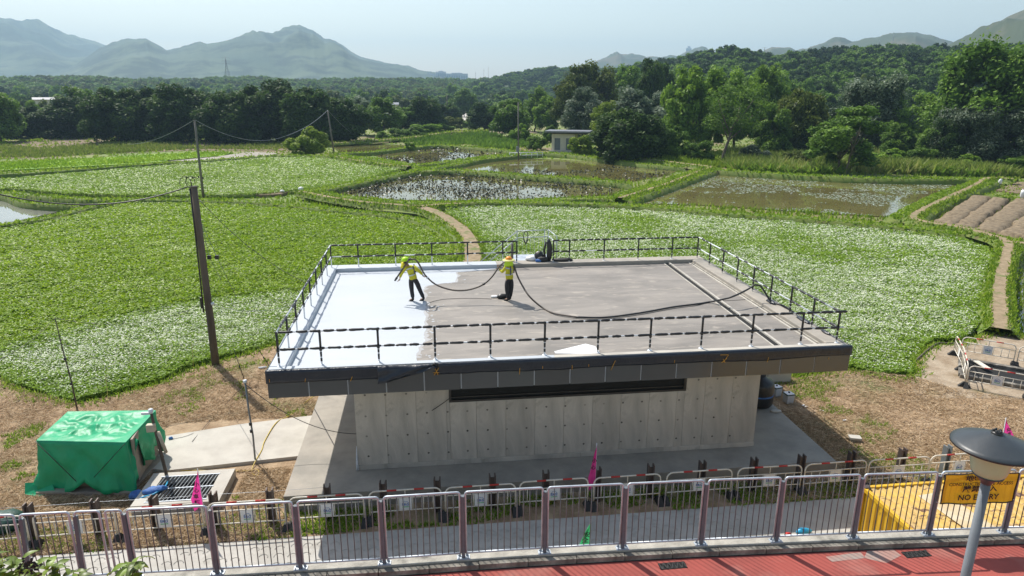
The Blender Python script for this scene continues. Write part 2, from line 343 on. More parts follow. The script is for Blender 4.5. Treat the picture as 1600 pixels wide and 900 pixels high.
for nm, mk, poly, dens in FIELDS:
    z = -.28
    patch(nm, pxpoly(poly, z), z, 'field')
    P = scatter(poly, dens*2.2, z); n = len(P); D = np.linalg.norm(P[:, :2], axis=1)
    f = fbm(P, .16, 3); f2 = fbm(P, .9, 11)
    s = (.009+.00100*D)*rng.uniform(.55, 1.3, n)
    N = unit(n)*.55; N[:, 2] += 1.; N[:, 1] += rng.uniform(-.1, .5, n); N /= np.linalg.norm(N, axis=1)[:, None]
    U = np.cross(N, unit(n)); U /= np.linalg.norm(U, axis=1)[:, None]; Wv = np.cross(N, U)
    rnd = rng.uniform(0, 1, n)
    wf0 = 0; wf = {'crop_white_glint': .42, 'crop_green': .06, 'crop_pale_glint': .26}[mk]
    # patches with more and with fewer leaves painted pale as glints
    if mk == 'crop_green':
        b = np.clip((fbm(P, .07, 9)-.5)*3, 0, 1)+np.clip((P[:, 0]*-1-14)/40, 0, .6)+np.clip((D-60)/60, 0, .5); keep = rng.uniform(0, 1, n) < .25+.75*b
        rnd = np.where((rnd > 1-wf) & ~keep, rnd*.9, rnd); rnd = np.where((rnd < .95) & (rng.uniform(0, 1, n) < .10*b), .97, rnd)
    else:
        drop = rng.uniform(0, 1, n) < np.clip((f-.50)*3.6, 0, .9)
        rnd = np.where((rnd > 1-wf) & drop, rnd*.6, rnd)
        pw_ = [G(x, y, z) for x, y in poly]; dmin = np.full(n, 9.)      # the last metre along the edges stays green
        for a_, b_ in zip(pw_, pw_[1:]+pw_[:1]):
            ax, ay, bx_, by_ = a_.x, a_.y, b_.x-a_.x, b_.y-a_.y; tt = np.clip(((P[:, 0]-ax)*bx_+(P[:, 1]-ay)*by_)/(bx_*bx_+by_*by_+1e-9), 0, 1)
            dmin = np.minimum(dmin, np.hypot(P[:, 0]-ax-bx_*tt, P[:, 1]-ay-by_*tt))
        rnd = np.where((rnd > 1-wf) & (dmin < rng.uniform(.1, 2.2, n)), rnd*.6, rnd)
    gl = rnd < 1-wf; big = fbm(P, .055, 31)*.7+fbm(P, .35, 33)*.5
    rnd = np.where(gl, np.clip(rnd*(.35+.95*big), 0, 1-wf-.01), rnd)
    P[:, 2] += .05+rng.uniform(0, .22, n)*(.5+f2)+.12*fbm(P, 1.1, 41)+np.where(rnd > 1-wf, .05, 0)
    s = np.where(rnd > 1-wf, s*(1.0 if mk != 'crop_green' else .8), s*1.6)
    o = link(nm.replace('field', 'crop') if 'field_by' not in nm else 'crop_by_building', quads('crop', P, U*s[:, None], Wv*(s*.55)[:, None], rnd, mk)); kind(o, 'stuff')
    o['label'] = {'field_by_building': 'dense low crop with leaf glints painted white right behind the building', 'green_field': 'low bright green crop with few leaf glints painted white', 'lower_glint_field': 'strip of crop with leaf glints painted white above the brown verge', 'upper_glint_field': 'pale crop with leaf glints painted white beyond the long bank'}[nm]
patch('lime_field', pxpoly([(-120, 262), (0, 254), (75, 251), (150, 247), (230, 241), (310, 237.5), (362, 238), (345, 244), (270, 251), (200, 256), (100, 261), (0, 266), (-120, 272)], -.3), -.3, 'lime')
patch('lime_field', pxpoly([(525, 246), (560, 245), (600, 252), (630, 257), (600, 257.5), (560, 252)], -.3), -.3, 'lime')
PONDS = [
 ('lotus_pond', 'water', [(515, 299), (530, 293), (600, 283), (650, 276), (700, 272), (760, 275), (830, 281), (900, 284), (960, 288), (980, 292), (955, 304), (880, 308), (790, 312), (700, 313), (620, 312), (560, 307), (525, 304)], 'lotus', .42),
 ('brown_pond', 'water', [(705, 263), (760, 251), (800, 247), (870, 249), (940, 253), (1000, 259), (1062, 265), (1045, 273), (990, 283), (940, 280), (870, 274), (800, 271), (750, 267)], None, 0),
 ('far_lotus_pond', 'water', [(580, 241), (640, 234), (690, 230), (760, 235), (800, 238), (740, 246), (670, 256), (625, 256), (600, 248)], 'lotus', .36),
 ('narrow_pond', 'water', [(515, 226), (560, 223), (630, 226.5), (640, 229), (580, 237), (530, 238)], None, 0),
 ('lily_pond', 'water', [(1005, 318), (1030, 306), (1060, 291), (1110, 271), (1200, 276), (1310, 281.5), (1400, 284.5), (1518, 285), (1480, 300), (1404, 340), (1320, 335), (1200, 327), (1090, 320)], None, 0),
 ('pale_pond', 'water_pale', [(-120, 300), (0, 307), (30, 316), (90, 321), (113, 323), (90, 331), (40, 342), (0, 350), (-120, 375)], None, 0),
 ('small_pond', 'water', [(-120, 205), (-60, 207), (-20, 204)], None, 0)]
for nm, mk, poly, lk, per in PONDS[:-1]:
    patch(nm, pxpoly(poly, -.45), -.45, mk, -.6)
def floaters(name, poly, per, mk, size, flat, z=-.44, hi=.0, gate=None, label=''):
    P = scatter(poly, per, z)
    if gate is not None: P = P[gate(P)]
    n = len(P); D = np.linalg.norm(P[:, :2], axis=1); N = unit(n)*flat; N[:, 2] += 1; N /= np.linalg.norm(N, axis=1)[:, None]
    U = np.cross(N, unit(n)); U /= np.linalg.norm(U, axis=1)[:, None]; W_ = np.cross(N, U); s = size*D*rng.uniform(.5, 1.4, n)
    P[:, 2] += .01+rng.uniform(0, 1, n)*hi
    o = kind(link(name, quads(name, P, U*s[:, None], W_*(s*.7)[:, None], rng.uniform(0, 1, n), mk)), 'stuff'); o['label'] = label
floaters('lotus_plants', PONDS[0][2], .55, 'lotus', .0015, 1.2, hi=.35, gate=lambda P: fbm(P, .18, 2)+rng.uniform(-.25, .25, len(P)) > .46, label='withered lotus leaves and stalks standing in the pond')
floaters('lotus_plants', PONDS[2][2], .55, 'lotus', .0013, 1.2, hi=.35, gate=lambda P: fbm(P, .1, 5)+rng.uniform(-.25, .25, len(P)) > .46, label='withered lotus leaves in the far pond')
floaters('lotus_plants', [(790, 262), (880, 270), (940, 262), (1000, 260), (1060, 265), (1045, 273), (990, 283), (940, 280), (870, 275), (740, 268)], .5, 'lotus', .0013, 1.2, hi=.3, gate=lambda P: fbm(P, .12, 6)+rng.uniform(-.2, .2, len(P)) > .55, label='withered lotus leaves along the near side of the brown pond')
floaters('water_lilies', PONDS[4][2], .5, 'lily', .0013, .06, gate=lambda P: (fbm(P, .11, 4)+.35*fbm(P, .7, 9)+np.clip((P[:, 0]-18)*.006, -.06, .1) > .80) & (rng.uniform(0, 1, len(P)) < .9), label='pale lily pads floating in drifts on the right pond')
floaters('water_weeds', PONDS[4][2], .02, 'lotus', .0010, .8, hi=.15, label='small dark leaves scattered on the right pond')
patch('wet_mud', pxpoly([(250, 251.5), (300, 247), (350, 243), (385, 237.5), (428, 238), (436, 242), (420, 247), (395, 243.5), (360, 249), (310, 251.5)], -.3), -.3, 'mud')
patch('mud_bank', pxpoly([(398, 300), (440, 297.5), (452, 299), (440, 303), (400, 305)], -.2), -.2, 'soil')
patch('ditch', pxpoly([(1602, 396), (1590, 410), (1592, 440), (1590, 480), (1592, 520), (1606, 520), (1640, 480), (1640, 396)], -.4), -.4, 'water_pale')
# dug beds at the right edge
bed = pxpoly([(1447, 352), (1480, 328), (1520, 306), (1560, 309), (1598, 313), (1700, 322), (1700, 384), (1590, 372), (1530, 362)], -.4)
patch('dug_bed', bed, -.4, 'soil')
patch('dug_bed', pxpoly([(1556, 297), (1590, 284), (1700, 288), (1700, 308), (1600, 303)], -.35), -.35, 'soil')
patch('dug_bed', pxpoly([(1608, 400), (1700, 380), (1700, 520), (1640, 520), (1606, 500), (1603, 440)], -.3), -.3, 'soil')
def ribbon(name, pts, w_, z0, m, zb=-.58, jit=.16, step=1.2, flat=.34):
    L = smooth_line([(p[0], p[1], 0) for p in pts], step); mb = MB(); rows = []
    for i, p in enumerate(L):
        a = L[max(0, i-1)]; b = L[min(len(L)-1, i+1)]; t = (b-a).normalized(); q = Vector((-t.y, t.x, 0))
        e = 1+jit*noise.noise((p.x*.5, p.y*.5, 3)); e2 = 1+jit*noise.noise((p.x*.5, p.y*.5, 9)); h = z0+.10*jit*6*noise.noise((p.x*.7, p.y*.7, 0))*(1 if z0 > -.1 else .3)
        W_ = w_(i/len(L)) if callable(w_) else w_
        if i in (0, len(L)-1): h = zb+.02
        rows.append([p-q*W_*.5*e+Vector((0, 0, zb)), p-q*W_*flat*e+Vector((0, 0, h*.85)), p-q*W_*.12+Vector((0, 0, h)), p+q*W_*.12+Vector((0, 0, h)), p+q*W_*flat*e2+Vector((0, 0, h*.85)), p+q*W_*.5*e2+Vector((0, 0, zb))])
    mb.sheet(rows); return kind(obj(name, mb, m), 'structure'), L
BUNDS = [
 ([(-120, 304), (0, 301), (60, 307), (150, 312), (300, 313), (420, 318), (520, 328), (600, 336), (655, 345), (695, 362), (712, 380), (716, 405)], 2.3, .0),
 ([(470, 302), (500, 297), (560, 285), (640, 269), (700, 259), (760, 248), (850, 240), (900, 241)], 3.4, .0),
 ([(648, 268), (700, 267), (760, 270), (830, 276), (930, 283), (985, 288)], 3.0, .05),
 ([(498, 300), (520, 306), (560, 311), (640, 318), (700, 318), (790, 316), (880, 312), (965, 311)], 2.6, .0),
 ([(688, 325), (730, 319), (800, 318), (900, 320), (1010, 325), (1130, 335), (1260, 344), (1350, 352), (1440, 360), (1500, 370)], 2.6, .12),
 ([(965, 314), (1010, 298), (1060, 281), (1112, 264)], 5.0, .05),
 ([(1095, 265), (1180, 271), (1300, 277.5), (1400, 280.5), (1530, 281)], 3.2, .1),
 ([(1545, 284), (1500, 299), (1450, 322), (1408, 346)], 4.6, .05),
 ([(-120, 278), (0, 273), (100, 267), (200, 259), (300, 253), (380, 247), (440, 243.5), (520, 245.5), (600, 255), (660, 263)], 2.6, .0),
 ([(520, 242), (600, 251), (640, 257.5), (670, 257), (740, 248), (800, 241)], 2.6, .0),
 ([(515, 240.5), (580, 238), (640, 231), (690, 227.5), (760, 232), (830, 239), (900, 243), (1000, 256), (1070, 262)], 2.6, .0),
 ([(-120, 392), (-60, 366), (0, 352), (60, 344), (110, 332), (150, 322), (190, 316)], 1.9, .0),
 ([(-120, 295), (0, 304), (40, 316), (95, 321), (130, 322)], 1.6, .0),
 ([(1556, 392), (1560, 430), (1546, 470), (1550, 520)], 1.1, .02),
 ([(1592, 392), (1580, 415), (1577, 450), (1578, 520)], .9, .04),
 ([(1600, 384), (1588, 392)], 1.2, .0),
 ([(1598, 312), (1560, 307), (1525, 303)], 1.2, .0),
 ([(1450, 357), (1500, 364), (1550, 370), (1600, 378), (1700, 388)], 1.7, .0),
 ([(470, 224), (520, 222), (580, 219), (640, 214), (690, 207), (760, 204)], 2.2, .0)]
bl = []
for k, (pts, W_, z0) in enumerate(BUNDS):
    o, L = ribbon('grass_bank', [G(x, y, .1) for x, y in pts], W_*.82, z0+.20, 'bund', -.56, .16, 1.2, .40); bl.append((L, W_*.82, z0+.20))
C, H, Wd = [], [], []
for L, W_, z0 in bl:
    for a, b in zip(L[:-1], L[1:]):
        D = (a.x*a.x+a.y*a.y)**.5
        n = int((b-a).length*W_*26*min(1.6, (60/D)**1.6))
        if n < 1: continue
        t = (b-a).normalized(); q = np.array((-t.y, t.x, 0)); u = rng.uniform(0, 1, (n, 1)); v = rng.uniform(-.44, .44, (n, 1))*W_
        v = v*(1-.0*u); p = np.array(a)+np.array(b-a)*u+q*v; p[:, 2] = np.clip(z0-.02-np.maximum(0, np.abs(v[:, 0])/W_-.39)*6, -.5, 1)
        keep = np.abs(v[:, 0]) > W_*.10*rng.uniform(.2, 1.3, len(v))
        C.append(p[keep]); H.append(np.full(keep.sum(), D))
C = np.concatenate(C); D = np.concatenate(H); n = len(C)
s = (.05+.0011*D)*rng.uniform(.6, 1.5, n); hgt = (.09+.0013*D)*rng.uniform(.5, 1.5, n); a = rng.uniform(0, math.pi, n)
U = np.column_stack([np.cos(a)*s, np.sin(a)*s, np.zeros(n)]); Wv = np.column_stack([rng.normal(0, .35, n)*hgt, rng.normal(0, .35, n)*hgt, hgt])
rn = np.clip(rng.uniform(0, 1, n)*.7+fbm(C, .3, 4)*.5-.1, 0, 1)
kind(link('bank_grass', quads('bank_grass', C, U, Wv, rn, 'bundgrass', True)), 'stuff')['label'] = 'tufted bright grass on the field banks'
# trodden dirt paths on top of the banks
PATHS = []
def path(pts, W_, z=.02):
    z += .2
    L = smooth_line([G(x, y, .15) for x, y in pts], 1.); rows = []
    for i, p in enumerate(L):
        t = (L[min(len(L)-1, i+1)]-L[max(0, i-1)]).normalized(); q = Vector((-t.y, t.x, 0)); e = 1+.55*noise.noise((p.x*.9, p.y*.9, 1)); e2 = 1+.55*noise.noise((p.x*.9, p.y*.9, 7))
        zz = Vector((0, 0, z)); rows.append([p-q*(W_*.5*e+.5)+zz-Vector((0, 0, .5)), p-q*W_*.5*e+zz, p+q*W_*.5*e2+zz, p+q*(W_*.5*e2+.5)+zz-Vector((0, 0, .5))])
    mb = MB(); mb.sheet([r[:2] for r in rows], 1, False); mb.sheet([r[1:3] for r in rows], 0, False); mb.sheet([r[2:] for r in rows], 1, False); PATHS.append((L, W_, z)); kind(obj('dirt_path', mb, ['path', 'bund']), 'structure')
path([(468, 302), (480, 304), (520, 312), (570, 319), (630, 324), (660, 328)], .65, .08)
path([(640, 325), (665, 329), (690, 340), (712, 355), (730, 372), (737, 392), (738, 415)], 1.3, .08)
path([(655, 326), (690, 322), (720, 321)], .8, .06)
path([(968, 313), (1000, 303), (1030, 294), (1060, 283), (1095, 269), (1112, 263)], .6, .12)
path([(1112, 263), (1060, 257), (1030, 253), (980, 250)], 1.2, .12)
path([(1590, 283), (1545, 281), (1520, 294), (1470, 317), (1428, 340), (1440, 350), (1500, 360), (1545, 372), (1572, 383), (1570, 410), (1562, 440), (1560, 480), (1561, 522)], .8, .12)
path([(1572, 383), (1600, 386), (1700, 394)], 1.0, .14)
path([(520, 246), (580, 256), (640, 262)], .7, .06)
path([(760, 205), (700, 208), (640, 216), (590, 220), (520, 225), (440, 226)], 1.6, .06)
C = []
for L, W_, z in PATHS:
    for a, b in zip(L[:-1], L[1:]):
        D = (a.x*a.x+a.y*a.y)**.5; n = int((b-a).length*60*min(1.5, (60/D)**1.5)); t = (b-a).normalized(); q = np.array((-t.y, t.x, 0)); off = np.abs(rng.normal(0, .28, (n, 1)))
        C.append(np.array(a)+np.array(b-a)*rng.uniform(0, 1, (n, 1))+q*(W_*.5-.06+off)*rng.choice([-1, 1], (n, 1))+np.column_stack([np.zeros(n), np.zeros(n), z-.03-off[:, 0]*.7]))
C = np.concatenate(C); D = np.linalg.norm(C[:, :2], axis=1); n = len(C); s = (.03+.0009*D)*rng.uniform(.6, 1.5, n); hgt = (.08+.002*D)*rng.uniform(.5, 1.5, n); a = rng.uniform(0, math.pi, n)
kind(link('path_grass', quads('path_grass', C, np.column_stack([np.cos(a)*s, np.sin(a)*s, np.zeros(n)]), np.column_stack([rng.normal(0, .4, n)*hgt, rng.normal(0, .4, n)*hgt, hgt]), rng.uniform(0, 1, n), 'bundgrass', True)), 'stuff')['label'] = 'grass creeping in from both sides of the dirt paths'
# beds: long ridges of dug soil
for a, b, W_ in [((1470, 357), (1535, 309), 3.0), ((1500, 362), (1567, 310), 2.6), ((1540, 366), (1604, 314), 3.4), ((1585, 372), (1660, 316), 4.)]:
    ribbon('soil_ridge', [G(*a, -.3), G((a[0]+b[0])/2, (a[1]+b[1])/2, -.3), G(*b, -.3)], W_*.78, .04, 'soil', -.45, .35, .5, .36)
# rough ground beyond the fields
def rough(name, poly, per, mk, hs, ws, z=-.5, label='', gate=None, lean=.3):
    P = scatter(poly, per, z)
    if gate is not None: P = P[gate(P)]
    n = len(P); D = np.linalg.norm(P[:, :2], axis=1); h = hs*rng.uniform(.5, 1.4, n)*(.5+fbm(P, .12, 8)); s_ = ws*D/100*rng.uniform(.6, 1.4, n); a = rng.uniform(0, math.pi, n)
    U = np.column_stack([np.cos(a)*s_, np.sin(a)*s_, np.zeros(n)]); Wv = np.column_stack([rng.normal(0, lean, n)*h, rng.normal(0, lean, n)*h, h])
    o = kind(link(name, quads(name, P, U, Wv, np.clip(rng.uniform(0, 1, n)*.6+fbm(P, .1, 3)*.6-.1, 0, 1), mk, True)), 'stuff'); o['label'] = label
patch('rough_field', pxpoly([(-200, 232), (0, 222), (90, 214), (180, 212), (300, 219), (500, 221), (500, 231), (430, 235), (300, 235), (150, 241), (0, 249), (-200, 255)], -.5), -.5, 'soil', -.56)
rough('rough_grass', [(-120, 246), (-120, 222), (0, 226), (60, 232), (150, 226), (250, 222), (300, 220), (500, 222), (500, 232), (400, 234), (300, 233), (180, 240), (60, 246)], 1.1, 'reeds', .55, .12, label='rough olive grass beyond the lime green field', gate=lambda P: fbm(P, .05, 12) > .42)
rough('far_grass', [(-120, 214), (500, 214), (500, 222), (200, 222), (-120, 226)], .8, 'bundgrass', .6, .2, label='low green grass at the foot of the dark trees', gate=lambda P: fbm(P, .05, 2) > .45)
rough('lime_grass', [(-120, 262), (0, 254), (150, 247), (310, 238), (362, 239), (345, 244), (200, 256), (0, 266)], 1.3, 'bundgrass', .3, .12, z=-.35, label='short lime green grass strip')
rough('allotment_plants', [(610, 222), (660, 213), (740, 208), (820, 213), (850, 226), (830, 236), (760, 231), (690, 226), (640, 229)], 2.2, 'leaf_mid', 1.0, .16, label='rows of vegetables in the small plots below the hedge', gate=lambda P: fbm(P, .09, 6) > .40)
rough('reed_bed', [(1135, 262), (1140, 240), (1250, 236), (1380, 238), (1500, 240), (1640, 236), (1640, 278), (1545, 277), (1400, 272), (1250, 272), (1150, 267)], 2.4, 'reeds', 1.6, .16, label='tall reeds and rank grass behind the right pond', lean=.5, gate=lambda P: fbm(P, .10, 7)+rng.uniform(-.15, .15, len(P)) > .42)
rough('reed_undergrowth', [(1135, 262), (1140, 240), (1250, 236), (1640, 236), (1640, 278), (1545, 277), (1400, 272), (1250, 272), (1150, 267)], 1.6, 'leaf_light', 1.1, .26, lean=.8, label='leafy weeds mixed into the reeds', gate=lambda P: fbm(P, .16, 27) > .5)
rough('bank_weeds', [(880, 245), (940, 250), (1040, 258), (1100, 262), (1140, 262), (1140, 240), (1040, 240), (960, 238)], 1.6, 'bundgrass', .9, .16, label='weeds under the trees by the brown pond', gate=lambda P: fbm(P, .15, 5) > .4)
rough('ground_grass', [(-120, 320), (-120, 200), (900, 200), (1700, 240), (1700, 520), (1560, 540), (1400, 380), (700, 330)], .16, 'bundgrass', .35, .16, z=-.5, label='thin grass over the low ground', gate=lambda P: ~np.any([inpoly(P, pxpoly(q[2], -.5)) for q in PONDS[:-1]], axis=0))
# dry grass and straw over the verge
P = scatter([(-150, 560), (-80, 590), (0, 592), (50, 614), (125, 632), (250, 602), (330, 570), (420, 543), (520, 560), (520, 640), (480, 700), (450, 860), (-150, 960)], .65, 0)
P2 = scatter([(1180, 560), (1240, 592), (1330, 578), (1430, 590), (1500, 610), (1700, 640), (1700, 800), (1200, 800), (1180, 700)], .8, 0)
P = np.concatenate([P, P2]); ok = (fbm(P, .5, 3)+rng.uniform(-.25, .25, len(P)) > .38)
for (x0, x1, y0, y1) in ((-4.7, 13.1, 18.2, 32), (-9.9, -4.4, 20.9, 24.7), (-60, 60, 0, 17.1), (-9.1, -6.2, 18.5, 20.8)): ok &= ~((P[:, 0] > x0) & (P[:, 0] < x1) & (P[:, 1] > y0) & (P[:, 1] < y1))
P = P[ok]; n = len(P); D = np.linalg.norm(P[:, :2], axis=1); a = rng.uniform(0, 2*math.pi, n); L_ = rng.uniform(.05, .16, n)
U = np.column_stack([np.cos(a)*L_, np.sin(a)*L_, rng.uniform(-.03, .05, n)]); Wv = np.column_stack([-np.sin(a)*.009, np.cos(a)*.009, rng.uniform(0, .01, n)]); P[:, 2] += .02+rng.uniform(0, .05, n)
kind(link('straw', quads('straw', P, U, Wv, rng.uniform(0, 1, n), 'drygrass')), 'stuff')['label'] = 'cut dry grass lying over the brown verge'
EP = []
for a, b in list(zip(ve[:-1], ve[1:])):
    a = np.array(a); b = np.array(b)
    if 13 < a[0] or a[0] < -3:
        n = int(np.linalg.norm(b-a)*70); q = np.abs(rng.normal(0, .30, n)); t = rng.uniform(0, 1, (n, 1)); nn = np.array([(b-a)[1], -(b-a)[0], 0]); nn = nn/np.linalg.norm(nn); EP.append(a+(b-a)*t+nn*(q-.12)[:, None])
P = np.concatenate(EP); n = len(P); h = rng.uniform(.06, .24, n); a = rng.uniform(0, 6.3, n); U = np.column_stack([np.cos(a)*.035, np.sin(a)*.035, np.zeros(n)]); Wv = np.column_stack([rng.normal(0, .5, n)*h, rng.normal(0, .5, n)*h, h])
kind(link('edge_grass', quads('edge_grass', P, U, Wv, rng.uniform(0, 1, n), 'bundgrass', True)), 'stuff')['label'] = 'ragged green grass along the edge of the crop'
P = scatter([(-150, 590), (0, 592), (125, 630), (250, 600), (420, 560), (480, 650), (450, 850), (-150, 930)], .5, 0)
P2 = scatter([(1180, 580), (1330, 580), (1400, 600), (1700, 640), (1700, 800), (1180, 800)], .6, 0)
P3 = scatter([(-100, 905), (200, 862), (600, 828), (1200, 790), (1700, 770), (1700, 745), (1180, 755), (440, 780), (-100, 830)], .3, 0); P3 = P3[(P3[:, 1] > 17.0) & (P3[:, 1] < 18.3) & (fbm(P3, .8, 5) > .45)]
P = np.concatenate([P, P2]); f = fbm(P, .22, 21); f2 = fbm(P, 1.3, 4); right = P[:, 0] > 10
ok = (f+f2*.5+np.where(right, np.clip(.3-np.abs(P[:, 0]-15.6)*.11, -.05, .3), -.07) > .89)
P = P[ok]; P = np.concatenate([P, P3]); ok = np.ones(len(P), bool)
for (x0, x1, y0, y1) in ((-4.7, 13.1, 18.35, 32), (-9.9, -4.4, 20.9, 24.7), (-60, 60, 0, 17.0), (-9.1, -6.2, 18.5, 20.8)): ok &= ~((P[:, 0] > x0) & (P[:, 0] < x1) & (P[:, 1] > y0) & (P[:, 1] < y1))
P = P[ok]; n = len(P); h = rng.uniform(.04, .15, n); a = rng.uniform(0, 6.3, n); U = np.column_stack([np.cos(a)*.025, np.sin(a)*.025, np.zeros(n)]); Wv = np.column_stack([rng.normal(0, .5, n)*h, rng.normal(0, .5, n)*h, h])
kind(link('green_tufts', quads('green_tufts', P, U, Wv, rng.uniform(0, .8, n), 'bundgrass', True)), 'stuff')['label'] = 'green tufts coming up through the dry verge'

# ------------------------------------------------------------------ hills
def hill(name, prof, dist, depth, m, foot=0., amp=.42, back=.7, seed=0, nu=260, nv=44):
    """a range of hills whose crest line follows prof [(px, py)], at a real distance, with slopes, spurs and gullies"""
    xs = np.linspace(prof[0][0], prof[-1][0], nu); ys = np.interp(xs, [p[0] for p in prof], [p[1] for p in prof]); rows = []
    for j in range(nv):
        t = j/(nv-1); row = []
        for i in range(nu):
            d = ray(xs[i], ys[i]); hd = math.hypot(d.x, d.y); Hc = CAM_H+d.z/hd*dist+.0018*dist*(noise.noise((xs[i]*.11, seed, 0))*.5+noise.noise((xs[i]*.3, seed, 4))*.25)*.6
            k = t/.65
            r = dist-depth+depth*min(k, 1) if t <= .65 else dist+(t-.65)/.35*depth*back
            f = (math.sin(min(k, 1)*math.pi/2)**1.25) if t <= .65 else max(0, math.cos((t-.65)/.35*math.pi/2))**1.2
            env = max(0, 4*min(k, 1)*(1-min(k, 1))) if t <= .65 else .0
            X, Y = d.x/hd*r, d.y/hd*r; q = 1/max(60., depth*.30)
            rn_ = 1-abs(noise.noise((X*q, Y*q*.55, seed)))*2; rn2 = 1-abs(noise.noise((X*q*2.3, Y*q*1.6, seed+5)))*2
            z = (Hc-foot)*f*(1+amp*env*(rn_*.9+rn2*.45-.6))+foot
            row.append((X, Y, z-(2. if t == 0 else 0)))
        rows.append(row)
    mb = MB(); mb.sheet(rows); o = obj(name, mb, m); return kind(o, 'structure'), rows
hill('hill', [(-260, 60), (-120, 52), (-40, 46), (0, 47), (25, 50), (37, 50), (45, 47), (60, 47), (75, 52), (95, 63), (130, 71), (150, 73), (176, 81), (230, 100), (300, 116), (380, 128)], 4600, 2000, 'hill', seed=1)
hill('hill', [(60, 125), (90, 118), (112, 110), (135, 98), (160, 84), (178, 78), (200, 74.5), (215, 76), (230, 75), (245, 81), (262, 86), (275, 83), (290, 77), (312, 70), (325, 73), (340, 71.5), (370, 70), (400, 68), (425, 69), (437, 66), (450, 58), (460, 53), (468, 51), (478, 54), (490, 56), (507, 66), (515, 64), (524, 65), (535, 70), (548, 80), (562, 88), (580, 93), (600, 98), (622, 101), (640, 106), (655, 113), (675, 117), (700, 122), (760, 130)], 3300, 1500, 'hill', seed=2, nu=340)
hill('hill', [(900, 112), (935, 96), (950, 90), (963, 87.5), (975, 92), (990, 94), (1010, 96), (1040, 97), (1060, 96), (1072, 88), (1085, 82), (1095, 81), (1104, 85), (1118, 94), (1150, 104), (1200, 110)], 3000, 900, 'hillbrown', seed=3)
hill('hill', [(1150, 105), (1175, 94), (1190, 86), (1205, 80), (1218, 81), (1235, 83), (1243, 88), (1262, 86), (1285, 79), (1300, 73), (1312, 70.5), (1330, 73), (1350, 69), (1370, 66), (1385, 60), (1400, 57), (1417, 55), (1430, 57), (1445, 62), (1465, 68), (1490, 76), (1560, 90), (1680, 100)], 2300, 900, 'hillbrown', seed=4)
hill('hill', [(1440, 100), (1500, 75), (1530, 58), (1550, 48), (1570, 38), (1600, 28), (1640, 18), (1700, 14), (1800, 22), (1960, 40)], 1500, 800, 'hillbrown', seed=5)
_, rh = hill('wooded_hill', [(960, 128), (1010, 116), (1060, 108), (1090, 100), (1110, 101), (1130, 96), (1150, 94), (1170, 98), (1190, 106), (1215, 108), (1245, 103), (1280, 99), (1320, 97), (1360, 95), (1400, 96), (1450, 96), (1520, 96), (1600, 95), (1720, 95), (1900, 100)], 620, 380, 'forestfloor', seed=6, nu=160, amp=.12)
_, rl = hill('wooded_hill', [(640, 146), (700, 142), (760, 134), (790, 125), (830, 119), (870, 115), (900, 116), (940, 118), (1000, 116), (1080, 120)], 1000, 400, 'forestfloor', seed=7, nu=90, amp=.1)
_, rm = hill('wooded_hill', [(-300, 138), (-100, 137), (0, 137), (60, 136), (140, 134), (220, 139), (300, 137), (400, 134), (480, 138), (560, 136), (640, 135), (720, 137), (800, 135), (900, 140)], 1100, 400, 'forestfloor', seed=8, nu=150, amp=.1)

